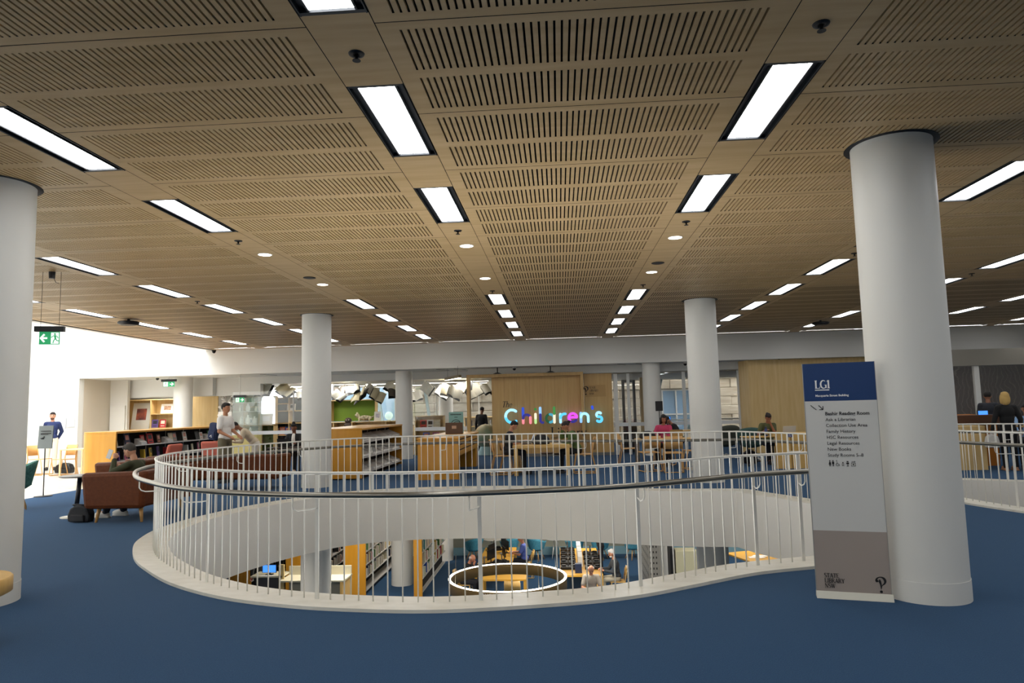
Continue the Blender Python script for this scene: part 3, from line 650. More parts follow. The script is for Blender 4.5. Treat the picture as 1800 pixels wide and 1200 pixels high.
# ---- personal things ----
b=MB(); b.box(-.13,.13,-.05,.11,0,.42); bp=tag(b.build('backpack',NAVY,loc=(-8.34,16.25,1.02),bev=.05),'navy backpack worn by the man in white t-shirt','backpack'); bp.rotation_euler=(0,.12,-.35)
MB().box(-.1,.1,-.075,-.05,.05,.22).build('front_pocket',NAVY,bp,bev=.02); b=MB(); b.ribbon([(-.03,.09),(.02,.13),(.03,.07)],.015,-.082,-.08); b.build('emblem',WINK,bp)
b=MB(); b.obox((0,0,0),(.3,.1,1),(.15,.075,.008)); tag(b.build('phone',CM('#d8dadc',.3),loc=(-7.36,10.96,1.02)),'thin pale phone held up by the man in olive hoodie','phone')
def bag(name,label,loc,sz,m,cat,rz=0,strap=True):
    g=thing(name,label,cat,loc,rz); w,d,h=sz
    b=MB(); b.prism([(-w*.5,.01),(w*.5,0),(w*.52,h*.45),(w*.4,h*.85),(w*.15,h),(-w*.2,h*.97),(-w*.42,h*.8),(-w*.53,h*.4)],-d*.35,d*.4,'y'); b.build('bag_body',m,g,bev=.03)
    b=MB(); b.prism([(-w*.34,h*.06),(w*.34,h*.05),(w*.32,h*.45),(-w*.32,h*.48)],-d*.5,-d*.34,'y'); b.build('front_pocket',m,g,bev=.02)
    if strap: MB().tube([(-w*.2,d*.1,h*.85),(-w*.25,-d*.35,h*1.02),(0,-d*.4,h*1.05),(w*.25,-d*.35,h*1.02),(w*.2,d*.1,h*.85)],.009,6).build('strap',m,g)
    return g
bag('backpack','black backpack slumped on the carpet between round side table and armchair',(-7.52,10.55,0),(.34,.22,.27),CM('#121318',.7),'backpack')
bag('backpack','black backpack lying on the birch table between the two readers',(-.47,17.1,.72),(.42,.34,.22),CM('#1a1c22',.7),'backpack')
bag('handbag','shiny black bag on the tiled floor behind the beige chairs',(-14.9,20.1,0),(.5,.28,.3),CM('#101012',.3),'bag')
bag('handbag','black bag on the carpet beneath the study desk',(5.0,18.9,0),(.34,.24,.36),CM('#15151a',.6),'bag')
bag('handbag','dark bag on the table in front of the woman in pink',(2.25,18.2,.74),(.4,.3,.2),CM('#16161b',.6),'bag',strap=False)
bag('handbag','pale shopping bag held at the side of the blonde woman',(9.33,15.78,.5),(.26,.18,.3),CM('#c4c0ba',.6),'bag')
# ================= FURNITURE =================
def tapered_leg(x0,y0,x1,y1,h,r0,r1,m,par,name='leg'):
    return MB().tube([(x0,y0,h),(x1,y1,0)],[r0,r1],10).build(name,m,par)
def loveseat(label,loc,rz,W=1.4,D_=.92,Hh=.80,m=LEA):
    g=thing('sofa',label,'sofa',loc,rz)   # faces local -Y... seat front at -D/2, back at +D/2
    hw,hd=W/2,D_/2
    b=MB(); b.box(-hw+.1,hw-.1,-hd+.02,hd-.1,.22,.44); b.build('seat_base',m,g,bev=.05)
    b=MB(); b.box(-hw+.13,hw-.13,-hd+.03,hd-.22,.44,.52); b.build('seat_cushion',m,g,bev=.04)
    b=MB(); b.prism([(hd-.24,.24),(hd-.02,.24),(hd+.03,Hh),(hd-.12,Hh)],-hw+.02,hw-.02,'x'); b.build('backrest',m,g,bev=.045)
    for k in (-1,1):
        b=MB(); b.prism([(-hd+.02,.22),(hd-.02,.22),(hd+.0,Hh),(-hd-.05,Hh-.02)],*sorted((k*(hw-.14),k*hw)),'x'); b.build('armrest',m,g,bev=.06)
    for kx in (-1,1):
        for ky in (-1,1): tapered_leg(kx*(hw-.2),ky*(hd-.16),kx*(hw-.17),ky*(hd-.12),.24,.035,.018,CHW,g)
    return g
loveseat('wide tan leather armchair holding the man in olive hoodie',(-6.85,11.05,0),-PI/2,1.5,.98,.79)
loveseat('long tan leather sofa with its back to the railing',(-7.5,14.95,0),PI,2.9,.85,.76) 
loveseat('tan leather armchair with its end beyond the curved railing',(-8.9,14.0,0),-PI/2,1.1,.85,.74)
def coral(label,loc,rz):
    g=thing('lounge_chair',label,'armchair',loc,rz)
    b=MB(); b.ell((0,0,.40),(.33,.33,.1)); b.build('seat',PINK,g)
    b=MB(); b.prism([(.2,.4),(.3,.38),(.42,.98),(.33,.99)],-.28,.28,'x'); b.build('backrest',PINK,g,bev=.05)
    for k in (0,1,2,3):
        a=PI/4+k*PI/2; tapered_leg(.1*math.cos(a),.1*math.sin(a),.3*math.cos(a),.3*math.sin(a),.34,.018,.012,CHW,g)
    return g
coral('coral quilted lounge chair left of the man in khaki shorts',(-8.5,16.9,0),PI)
coral('coral lounge chair in profile behind the olive-hooded man',(-9.15,15.4,0),-PI/2)
# round side table
g=thing('side_table','round grey-topped side table on a slanting black stem','side table',(-7.95,11.1,0))
MB().lathe([(.3,.655),(.325,.665),(.325,.675),(.32,.68)],40,(.03,0,0)).build('table_top',CM('#8f8e88',.4),g)
MB().tube([(.0,0,.66),(-.06,0,.02)],.035,12).build('stem',CM('#16171d',.4),g); MB().lathe([(.22,0),(.22,.012),(.05,.02)],32,(-.06,0,0)).build('base_plate',CM('#a9a79a',.4),g)
def tub(label,loc,rz,m,h=.84,wide=.33,legs='wood'):
    g=thing('tub_chair',label,'armchair',loc,rz)
    b=MB(); n=14; 
    for ri in range(2):
        for j in range(5):
            for i in range(n+1):
                a=math.radians(-30+240*i/n); f=j/4; hh=.42+(h-.42)*f*(.62+.38*max(0,math.sin(a)))
                r=(wide*.78+wide*.26*f)-(.035 if ri else 0); b.v.append((r*math.cos(a),r*math.sin(a),hh))
    o_=lambda ri,j,i: ri*5*(n+1)+j*(n+1)+i
    for ri in range(2):
        for j in range(4):
            for i in range(n):
                q=(o_(ri,j,i),o_(ri,j,i+1),o_(ri,j+1,i+1),o_(ri,j+1,i)); b.face(q if ri==0 else q[::-1],True)
    for i in range(n): b.face((o_(0,4,i),o_(0,4,i+1),o_(1,4,i+1),o_(1,4,i)),True)
    for i in (0,n):
        for j in range(4): b.face((o_(0,j,i),o_(0,j+1,i),o_(1,j+1,i),o_(1,j,i)))
    b.build('shell',m,g)
    b=MB(); b.lathe([(.05,.33),(.2,.36),(wide*.8,.42),(wide*.78,.47),(.05,.48)],24); b.build('seat',m,g)
    for k in range(4):
        a=PI/4+k*PI/2
        if legs=='wood': tapered_leg(.14*math.cos(a),.14*math.sin(a),.3*math.cos(a),.3*math.sin(a),.36,.02,.013,CHW if legs=='wood' else STEEL,g)
        else: MB().bar((0,0,.12),(.3*math.cos(a),.3*math.sin(a),.02),.03).build('leg',WHITE,g)
    return g
tub('green checked tub chair half hidden by the left column',(-9.98,12.15,0),-.9,GREENF,.86,.36)
tub('dark olive tub chair by the glass wall, left of a pair',(4.85,20.9,0),PI+.2,CM('#3a3d33',.85),.98,.4,'spider')
tub('grey-green tub chair by the glass wall, right of a pair',(5.4,20.2,0),PI-.2,CM('#3d5a54',.85),.92,.4,'spider')
for n_,(px,lab) in enumerate(((-3.35,'blue tub chair by the far lower wall, leftmost of the row'),(-2.0,'blue tub chair by the far lower wall, left of the blue-shirted man'),(-1.0,'blue tub chair by the far lower wall, behind the blue-shirted man'),(.42,'blue tub chair by the far lower wall, right of the second round table'),(1.35,'blue tub chair by the far lower wall, behind the right desks'),(2.55,'blue tub chair by the far lower wall, rightmost of the row'))):
    if n_==0: tc=tub(lab,(px,26.3,ZL),PI+.5,M('sky_blue_fabric','#4f9cb4',.85,kind='n',h2='#3a8098',scale=20),.86,.36); tc['group']='blue tub chairs on the lower level'
    else: dup(tc,(px,26.3,ZL),PI+(.5 if n_%2 else -.5),lab)
for x,lab in ((-2.65,'round white lower-level table left of the blue-shirted man'),(-.3,'round white lower-level table right of the blue-shirted man')):
    g=thing('cafe_table',lab,'table',(x,26.5,ZL),0,'round white tables on the lower level'); MB().lathe([(.3,.7),(.34,.71),(.34,.73)],32).build('table_top',WHITE,g)
    for k in range(3): a=k*2.09; tapered_leg(.06*math.cos(a),.06*math.sin(a),.26*math.cos(a),.26*math.sin(a),.7,.025,.014,WHITE,g)
# light timber chairs (loop base)
def loop_chair(label,loc,rz,group=None,m=CHW):   # faces local +Y
    g=thing('timber_chair',label,'chair',loc,rz,group)
    b=MB(); b.prism([(-.2,.445),(.22,.455),(.22,.475),(-.2,.465)],-.21,.21,'x'); b.build('seat',m,g,bev=.006)
    b=MB()
    N=8
    for k in range(N):
        a0=-.22+.44*k/N; a1=-.22+.44*(k+1)/N; f=lambda a:-.215-.06*(1-(a/.22)**2)
        b.v+= []
        n=len(b.v); z0,z1=.56,.86
        for a,(dz) in ((a0,0),(a1,0)):
            for th_ in (0,.014): b.v+= [(a,f(a)-th_,z0),(a,f(a)-.05-th_,z1)]
        b.face((n,n+4,n+5,n+1),True); b.face((n+2,n+3,n+7,n+6),True); b.face((n+1,n+5,n+7,n+3)); b.face((n,n+2,n+6,n+4))
    b.build('backrest',m,g)
    for k in (-1,1):
        x=k*.215
        MB().tube([(x,-.25,.8),(x,-.2,.46),(x,-.30,.03),(x,-.28,.014),(x,.24,.014),(x,.26,.03),(x,.19,.45)],.0135,8).build('side_frame',m,g)
    MB().tube([(-.215,-.22,.014),(.215,-.22,.014)],.011,6).build('stretcher',m,g)
    return g
lc=loop_chair('light timber chair under the man in black t-shirt',(-1.42,17.1,0),-PI/2,'light timber loop chairs')
for x,y,rz,lab in ((.56,17.15,PI/2,'light timber chair under the person in green jumper'),(-1.25,17.75,-PI/2,'light timber chair behind the man in black t-shirt, tucked at the table'),(2.15,17.3,.25,'light timber chair left of the pair with backs toward the railing'),(2.68,16.95,-.1,'light timber chair right of the pair with backs toward the railing'),(2.78,18.85,PI-.35,'light timber chair under the woman in pink'),(1.85,19.0,-PI/2,'light timber chair at left end of the pink woman\'s table'),(3.3,17.6,PI/2,'light timber chair hidden partly behind the column'),
    (-14.35,19.3,PI-.3,'pale timber chair on the tiled floor, right of the sign stand'),(-15.3,19.6,-PI/2,'pale timber chair on the tiled floor, in front of the leaning man'),(-13.9,20.0,PI/2,'pale timber chair beside the end of the long book cabinet')): dup(lc,(x,y,0),rz,lab)
# central birch table
def table(label,loc,rz,w,d,h,m,mleg=None,t_=.05,leg=.07,name='reading_table',group=None):
    g=thing(name,label,'table',loc,rz,group); MB().box(-w/2,w/2,-d/2,d/2,h-t_,h).build('table_top',m,g,bev=.004)
    for kx in (-1,1):
        for ky in (-1,1): x,y=kx*(w/2-leg/2-.005),ky*(d/2-leg/2-.005); MB().box(x-leg/2,x+leg/2,y-leg/2,y+leg/2,0,h-t_).build('leg',mleg or m,g)
    return g
table('solid birch table shared by two readers before the timber portal',(-.45,17.15,0),0,1.34,.95,.72,TBL,None,.07,.09)
def stool(label,loc,m=DKW):
    g=thing('stool',label,'stool',loc); MB().lathe([(.02,.42),(.17,.43),(.17,.46),(.16,.465)],20).build('seat',m,g); MB().cyl((0,0),.03,.02,.42,12).build('stem',DKM,g); MB().lathe([(.18,0),(.18,.012),(.03,.03)],20).build('foot',DKM,g)
stool('dark stool under the middle of the birch table',(-.35,17.9,0))
stool('small dark stool to the right under the birch table',(.0,17.55,0))
table('long timber table with laptops in front of the woman in pink',(2.7,18.2,0),0,1.5,.75,.74,TBL,STEEL,.03,.04)
table('timber bench table behind the pink woman by the column',(3.5,20.9,0),0,1.4,.7,.85,TBL,STEEL,.03,.04)
table('small pale table on the tiled floor behind the left column',(-15.9,18.6,0),0,.9,.7,.74,CM('#d8b888',.5),None,.03,.04)
table('small pale table beside the bright end of the book cabinet',(-13.8,19.2,0),0,.7,.7,.76,CM('#d8b888',.5),None,.03,.04)
table('dark laptop table in front of the woman in black jacket',(-7.35,18.35,0),0,.9,.5,.72,CM('#3a2c24',.5),DKM,.03,.04)
def laptop(label,loc,rz,m,scr=None):
    g=thing('laptop',label,'laptop',loc,rz); MB().box(-.16,.16,-.11,.11,0,.015).build('base',m,g)
    b=MB(); b.prism([(.11,.015),(.12,.015),(.19,.23),(.18,.23)],-.16,.16,'x'); b.build('lid',m,g)
    if scr: b=MB(); b.quad((-.15,.1085,.03),(.15,.1085,.03),(.15,.172,.22),(-.15,.172,.22)); b.build('screen',scr,g)
laptop('dark laptop before the woman in black jacket',(-7.37,18.3,.72),PI,CM('#2a2826',.4))
laptop('timber-coloured laptop lid at the table of the woman in pink',(2.95,18.1,.74),PI,CM('#b3935c',.5))
laptop('pale laptop on the study desk in front of the woman in olive',(5.85,18.4,.76),PI,CM('#c8c8c6',.3))
laptop('open laptop left of the backpack on the birch table',(-.83,17.3,.72),-PI/2,CM('#2c2c30',.4),SCRW)
b=MB(); b.box(-.2,.2,-.14,.14,0,.015); tag(b.build('open_book',CM('#d8d4c8',.8),loc=(.0,17.1,.72)),'pale papers on the birch table by the person in green jumper','papers')
# yellow cabinets
def books_on(par_label,x,y0,y1,z,depthx,seed,cover_prob=.6,hmax=.26,group='books in the long cabinet'):
    pass
def cabinet(label,x0,x1,y0,y1,h,shelves,label_end=None,r=.35):
    g=thing('book_cabinet',label,'bookcase',(x1,y0,0))
    W=x1-x0; D=y1-y0
    # rounded end panel (veneer) following the front corners
    n=10; pts=[(-W,1.0)]+[(-W+r-r*math.cos(PI/2*k/n),r-r*math.sin(PI/2*k/n)) for k in range(n+1)]+[(-.04,0),(0,.0),(0,.06),(-.04,.06)]
    inner=[(-.04,.06)]
    out=[(-W,D)]+[(-W+r-r*math.cos(PI/2*k/n),r-r*math.sin(PI/2*k/n)) for k in range(n+1)]+[(0,0),(0,.05),(-W+r+.02,.05)]+[(-W+r+.02-r*math.sin(PI/2*k/n)+0,.05+r-r*math.cos(PI/2*k/n)) for k in range(1,n+1)]+[(-W+.05,D)]
    b=MB(); b.prism(out,.03,h-.05,'z'); b.build('end_panel',YEL,g)
    top=[(-W,D)]+[(-W+r-r*math.cos(PI/2*k/n),r-r*math.sin(PI/2*k/n)) for k in range(n+1)]+[(0.01,0),(.01,D)]
    b=MB(); b.prism(top,h-.05,h,'z'); b.build('cabinet_top',YEL,g,bev=.006)
    MB().box(-.42,-.40,.06,D-.04,.1,h-.05).build('back_panel',SHB,g)
    MB().box(-.42,0.0,D-.04,D,.03,h-.05).build('far_end_panel',YEL,g)
    MB().box(-W+.3,-.1,.3,D-.1,.0,.03).build('plinth',BLK,g)
    for z in shelves: MB().box(-.40,-.005,.05,D-.04,z-.012,z+.012).build('shelf',SHG,g)
    k=0
    for i in range(1,int(D/.95)+1):
        y=i*.95
        if y<D-.2: MB().box(-.40,-.385,y-.012,y+.012,.1,h-.05).build('upright',SHG,g)
    return g
cabinet('long honey-veneered book cabinet with rounded bright end and black-backed shelves',-12.0,-11.0,16.6,22.3,1.27,(.16,.52,.88))
cabinet('honey-veneered cabinet with rounded end and nearly empty grey shelves',-6.05,-4.75,16.44,20.75,1.22,(.13,.5,.87))
# grey bins on second cabinet
k=0; pos3=('nearest the rounded end','second along','third along','farthest along')
tr=None
for zi,z in enumerate((.142,.512,.882)):
    for j in range(4):
        lab='grey steel display tray on %s shelf, %s'%(('bottom','middle','top')[zi],pos3[j])
        if tr is None:
            tr=thing('display_tray',lab,'tray',(-4.76,16.55,z),0,'grey display trays'); [MB().prism([(-.36,0),(0,0),(0,.06),(-.34,.2),(-.36,.2)],q,q+.012,'y').build('side_plate',SHG,tr) for q in (0,.9)]
            b=MB(); b.box(-.36,0,0,.912,0,.01); b.quad((-.33,.01,.19),(-.01,.01,.02),(-.01,.9,.02),(-.33,.9,.19)); b.build('sloping_plate',SHG,tr)
        else: dup(tr,(-4.76,16.55+j*1.0,z),0,lab)
# books on the long cabinet (face-out and spine)
COLN=[('red','#b3242c'),('navy','#1d2a4c'),('white','#d8d6d0'),('grey','#8a8a88'),('pink','#c06a86'),('yellow','#c9a634'),('teal','#2a8a8c'),('green','#4a7a44'),('black','#1a1a1c'),('orange','#c8642a'),('brown','#6a4630'),('purple','#5a3f7c'),('cream','#cfc6a8'),('blue','#3558a8')]
HEX=dict(COLN); BK={}
def book(label,cname,loc,w,h,t_,rz=0,tilt=0,group=None,pages=True,cover=None):
    key=(cname,w,h,t_,cover)
    if key not in BK:
        b=MB(); b.box(-w/2,w/2,-t_/2,t_/2,0,h); b.m=1
        b.box(-w/2+.004,w/2+.0005,-t_/2+.003,t_/2-.003,.004,h+.0006); 
        if cover:
            b.m=2; b.quad((-w*.32,-t_/2-.0008,h*.45),(w*.32,-t_/2-.0008,h*.45),(w*.32,-t_/2-.0008,h*.85),(-w*.32,-t_/2-.0008,h*.85)); b.quad((-w*.3,-t_/2-.0008,h*.15),(w*.3,-t_/2-.0008,h*.15),(w*.3,-t_/2-.0008,h*.24),(-w*.3,-t_/2-.0008,h*.24))
        o=b.build('book',[CM(HEX[cname],.6),CM('#d9d3c2',.9),CM(cover or '#ffffff',.6)]); BK[key]=o.data
    else: o=bpy.data.objects.new('book',BK[key]); C.objects.link(o)
    o.location=loc; o.rotation_euler=(tilt,0,rz); tag(o,label,'book',group); return o
row=[(16.85,'cream','tiny',.16,.2),(17.35,'navy','tall',.22,.32),(18.0,'red','narrow',.18,.25),(18.35,'red','wide',.26,.28),(18.75,'brown','small',.16,.24),(19.35,'cream','leaning',.2,.26),(19.55,'grey','pale',.2,.26),(20.1,'white','bright',.2,.27),(20.8,'black','dark',.2,.26),(21.05,'white','small',.18,.22),(21.55,'green','slim',.16,.26),(21.75,'pink','rosy',.2,.27)]
for i,(y,cn,ad,w,h) in enumerate(row): book('%s %s display book, %s from the bright end on the upper shelf'%(ad,cn,ORD[i]),cn,(-11.16,y,.893),w,h,.02,PI/2,-.22,'display books on upper cabinet shelf',cover=R.choice(['#d8d0b8','#20222a','#c98a7a']))
row2=['purple','pink','grey','yellow','yellow','purple','red','teal','cream','white','cream','pink','green','brown','white']
for i,cn in enumerate(row2): book('%s book standing %s from the bright end on the cabinet middle shelf'%(cn,('number %d'%(i+1)) if i>11 else ORD[i]),cn,(-11.14,16.9+i*.36,.533),.17,.23+.02*(i%3),.03,PI/2+(.3 if i%3 else 1.2),-.12,'books on the cabinet middle shelf',cover=R.choice(['#d8d0b8','#20222a','#c98a7a']))
for i in range(3):
    y=(17.7,18.95,21.2)[i]; b=MB(); b.prism([(-.2,0),(.0,0),(.0,.06),(-.18,.16),(-.2,.16)],0,.25,'y'); tag(b.build('book_rest',SHG,loc=(-11.02,y,.893)),'grey angled book rest, %s from the bright end of the cabinet'%ORD[i],'book rest','grey book rests on the cabinet')
# drawer desk
g=thing('drawer_desk','honey-veneered display desk with drawer slots and round-ended top','desk',(-2.37,16.12,0))
MB().box(-.96,0,0,.05,0,.92).build('end_panel',YEL,g); MB().box(-.96,-.9,0.05,3.9,0,.92).build('back_panel',YEL,g)
b=MB(); b.box(-.9,-.02,.05,3.9,.52,.92); b.build('drawer_case',YEL,g)
for i in range(3):
    for j in range(3): MB().box(-.02,.005,.12+j*1.25,1.3+j*1.25,.56+i*.12,.645+i*.12).build('drawer',YEL,g,bev=.004)
    MB().box(-.025,-.018,.08,3.85,.645+i*.12,.668+i*.12).build('drawer_gap',BLK,g)
b=MB(); b.prism([(-.98,-.02),(.02,-.02),(.02,3.9)]+[(-.48+.5*math.cos(a*PI/10),3.9+.25*math.sin(a*PI/10)) for a in range(0,11)],.92,.965,'z'); b.build('desk_top',YEL,g,bev=.01)
MB().box(-.9,-.02,3.5,3.9,0,.52).build('far_pedestal',YEL,g)
g=thing('picture_board','teal picture board with curling black line drawing on the drawer desk','sign',(-2.83,18.9,.965),0)
MB().box(-.2,.2,0,.02,0.0,.58).build('board',CM('#7fa8a0',.6),g,bev=.01)
b=MB(); b.ribbon([(-.17,.2)]+arc(.0,.2,.15,180,40,9,.17),.015,-.004,0); b.ribbon([(-.08,.22)]+arc(.03,.2,.14,150,10,9,.12),.015,-.004,0); b.ribbon([(-.03,.2)]+arc(.08,.17,.1,140,0,9,.12),.014,-.004,0); b.build('line_drawing',BLK,g)
b=MB(); [b.box(-.15+i*.03,-.13+i*.03,-.004,0,.5,.53) for i in range(10)]; [b.box(-.04+i*.03,-.02+i*.03,-.004,0,.43,.45) for i in range(3)]; b.build('heading',INK,g)
g=thing('leaflet_box','brown leaflet box in front of the teal picture board','box',(-2.83,18.55,.965),.12); b=MB(); b.box(-.23,.23,-.1,.1,0,.3); b.build('box_body',CM('#5b4636',.7),g,bev=.008); b=MB(); b.box(-.06,.06,-.104,-.1,.14,.22); b.build('label',CM('#b89a84',.7),g)
# study desk (right), counter, etc.
g=thing('study_desk','honey timber study desk screen with an access symbol sticker','desk',(5.2,17.3,0))
for x0,x1 in ((.0,.36),(.38,.78),(.8,1.5)): MB().box(x0,x1,0,.04,.0,.84).build('panel',TBL,g)
MB().box(0,1.5,.04,.75,.80,.84).build('desk_top',TBL,g); 
b=MB(); b.box(.30,.40,-.004,0,.75,.84); b.build('sticker',CM('#23346c',.5),g)
b=MB(); b.ribbon(arc(.352,.782,.018,100,350,8),.006,-.006,-.004); b.ribbon([(.345,.825),(.347,.797),(.364,.795),(.374,.775)],.006,-.0065,-.004); b.disc(.345,.829,.005,-.006,-.004,8); b.build('wheelchair_symbol',WINK,g)
g=thing('bottle','dark blue drink bottle on the study desk','bottle',(5.28,18.3,.74)); MB().lathe([(.035,0),(.038,.02),(.038,.17),(.025,.19)],16).build('bottle_body',CM('#24356e',.3),g); MB().lathe([(.027,.19),(.027,.23),(.02,.24)],16).build('cap',CM('#1a2040',.4),g)
table('low timber table supporting the study desk things',(5.35,18.35,0),0,1.3,.6,.74,TBL,DKM,.03,.04)
g=thing('bar_stool','dark stool stem beside the study desk, left of two','stool',(5.35,19.6,0)); stool_=g
MB().lathe([(.18,.62),(.18,.66)],16).build('seat',DKM,g); MB().cyl((0,0),.025,.02,.62,10).build('stem',DKM,g); MB().lathe([(.2,0),(.2,.02)],20).build('foot',DKM,g)
dup(g,(5.85,19.7,0),0,'dark stool stem beside the study desk, right of two')
for i,(x0,x1,y,lab) in enumerate(((8.6,9.42,16.15,'light timber service counter left of the blonde woman'),(10.0,11.2,15.3,'light timber service counter right of the blonde woman'))):
    g=thing('service_counter',lab,'counter',(x0,y,0)); MB().box(0,x1-x0,0,.04,0,.93).build('front_panel',PLY,g); MB().box(0,x1-x0,-.01,.8,.93,.97).build('counter_top',PLY,g); MB().box(x1-x0-.04,x1-x0,.04,.8,0,.93).build('side_panel',PLY,g)
b=MB(); b.box(0,.3,0,.3,0,.25); tag(b.build('storage_box',CM('#c87a24',.6),loc=(9.55,17.2,.95)),'orange box behind the counter by the blonde woman','box')
b=MB(); tag(MB().box(0,.9,0,.4,0,.95).build('low_cabinet',CM('#c87a24',.6),loc=(9.35,17.1,0)),'orange-brown low cabinet behind the service counter','cabinet')
tag(MB().box(0,1.2,0,.4,0,.22).build('file_box',CM('#4a2c18',.7),loc=(8.9,16.7,.97)),'dark brown box on the service counter behind the column','box')
def monitor(label,loc,rz,sc_m,w=.4,h=.26,stand=.15,name='monitor',group=None):
    g=thing(name,label,'monitor',loc,rz,group); MB().box(-w/2,w/2,0,.03,stand,stand+h).build('casing',DKM,g)
    if sc_m: b=MB(); b.quad((-w/2+.012,-.002,stand+.012),(w/2-.012,-.002,stand+.012),(w/2-.012,-.002,stand+h-.012),(-w/2+.012,-.002,stand+h-.012)); b.build('screen',sc_m,g)
    MB().box(-.02,.02,.01,.03,0.01,stand).build('stand',DKM,g); MB().box(-.1,.1,-.05,.08,0,.012).build('foot',DKM,g); return g
monitor('bright blue screen beside the blonde woman',(10.02,17.2,.97+.0),0,SCR,.24,.16,.16)
monitor('small blue lit screen behind the woman in pink',(3.22,21.1,.85),0,SCR,.2,.2,.2)
g=thing('notice_stand','small black notice on a thin pole above the blue lit screen','sign',(3.05,21.5,0)); MB().box(-.11,.11,0,.02,1.42,1.72).build('notice',INK,g); MB().cyl((0,.03),.012,.0,1.6,8).build('pole',DKM,g)
C.objects[-1].name
# curved timber edge bottom-left
g=thing('round_table','curved birch tabletop corner at the lower left edge','table',(-4.33,4.75,0)); MB().lathe([(.33,.36),(.36,.375),(.36,.47),(.35,.48)],48).build('table_top',TBL,g); MB().cyl((0,0),.05,.02,.37,20).build('stem',WHITE,g); MB().lathe([(.24,0),(.24,.02)],32).build('base_plate',WHITE,g)
# ================= DIRECTORY TOTEM =================
g=thing('directory_sign','tall free-standing floor directory sign with blue top beside the thick column','sign',(2.065,6.0,0),math.atan2(-.14,.53))
MB().box(0,.545,0,.035,.05,.54).build('lower_panel',SIGNT,g)
MB().box(0,.545,0,.035,.54,1.60).build('directory_panel',SIGNG,g)
MB().box(0,.545,0,.035,1.60,1.915).build('header_panel',SIGNB,g)
b=MB(); b.prism([(-.03,0),(.065,0),(.04,.055),(-.004,.055)],-.005,.56,'x'); b.build('base_foot',M('sign_base','#cfcdc0',.5),g,bev=.003)
b=MB(); b.box(-.004,0,-.001,.037,.05,1.917); b.box(.545,.549,-.001,.037,.05,1.917); b.build('edge_trim',M('edge_trim','#9a9a96',.4,.5),g)
FY=-.0015
b,x=serif_mb('LG1',.068,0,-.002,1.2); b.xf(Matrix.Translation((.085,FY,1.705))); b.box(.085,.085+x-.01,FY-.002,FY,1.688,1.696); b.build('level_name',WINK,g)
text_mesh('Macquarie Street Building',.0245,WINK,g,(.085,FY,1.637),offset=.0006,name='building_name')
L_=['Bashir Reading Room','Ask a Librarian','Collection Use Area','Family History','HSC Resources','Legal Resources','New Books','Study Rooms 5–8']
for i,s_ in enumerate(L_): text_mesh(s_,.0375 if i else .0385,INK,g,(.15,FY,1.482-.0487*i),offset=.0008 if i==0 else 0)
b=MB(); st=[(.042,1.565)]
for k in range(6): st+= [(st[-1][0]+.007,st[-1][1]),(st[-1][0]+.007,st[-1][1]-.0065)]
b.ribbon(st,.005,FY-.001,FY); b.ribbon([(.105,1.565),(.135,1.53)],.006,FY-.001,FY); b.ribbon([(.108,1.529),(.138,1.529)],.006,FY-.001,FY); b.ribbon([(.137,1.529),(.137,1.558)],.006,FY-.0012,FY); b.build('stairs_and_arrow',INK,g)
b=MB(); z=1.062
for x,sk in ((.162,1),(.186,0)):
    b.disc(x,z+.045,.0052,FY-.001,FY,10)
    if sk: b.prism([(x-.004,z+.038),(x+.004,z+.038),(x+.010,z+.014),(x-.010,z+.014)],FY-.001,FY,'y'); b.box(x-.005,x-.001,FY-.001,FY,z,z+.016); b.box(x+.001,x+.005,FY-.001,FY,z,z+.016)
    else: b.box(x-.008,x+.008,FY-.001,FY,z+.018,z+.038); b.box(x-.005,x-.001,FY-.001,FY,z,z+.02); b.box(x+.001,x+.005,FY-.001,FY,z,z+.02)
b.ribbon(arc(.218,z+.014,.011,110,360,10),.003,FY-.001,FY); b.ribbon([(.214,z+.04),(.217,z+.022),(.228,z+.02),(.234,z+.004)],.0035,FY-.001,FY); b.disc(.213,z+.046,.004,FY-.001,FY,8)
b.disc(.26,z+.03,.005,FY-.001,FY,8); b.ribbon([(.25,z+.018),(.26,z+.02),(.27,z+.018)],.004,FY-.001,FY); b.ribbon([(.252,z+.004),(.26,z+.01),(.268,z+.004)],.005,FY-.001,FY)
b.box(.285,.305,FY-.001,FY,z+.018,z+.03); b.box(.288,.302,FY-.001,FY,z+.033,z+.042); b.box(.293,.297,FY-.001,FY,z+.003,z+.018); b.box(.287,.303,FY-.001,FY,z,z+.004)
b.ribbon([(.322,z+.002),(.352,z+.002),(.352,z+.028),(.322,z+.028)],.004,FY-.001,FY,closed=True); b.disc(.337,z+.015,.006,FY-.001,FY,10); b.ribbon([(.325,z+.038),(.35,z+.038)],.003,FY-.001,FY); b.prism([(.346,z+.044),(.346,z+.032),(.354,z+.038)],FY-.001,FY,'y')
b.build('facility_pictograms',INK,g)
for i,s_ in enumerate(('STATE','LIBRARY','NSW')):
    b,x=serif_mb(s_,.034); b.xf(Matrix.Translation((.062,FY,.165-.041*i))); b.build('library_name',INK,g)
b=logo_mb(.125,-.001,0); b.xf(Matrix.Translation((.475,FY,.065))); b.build('library_emblem',INK,g)
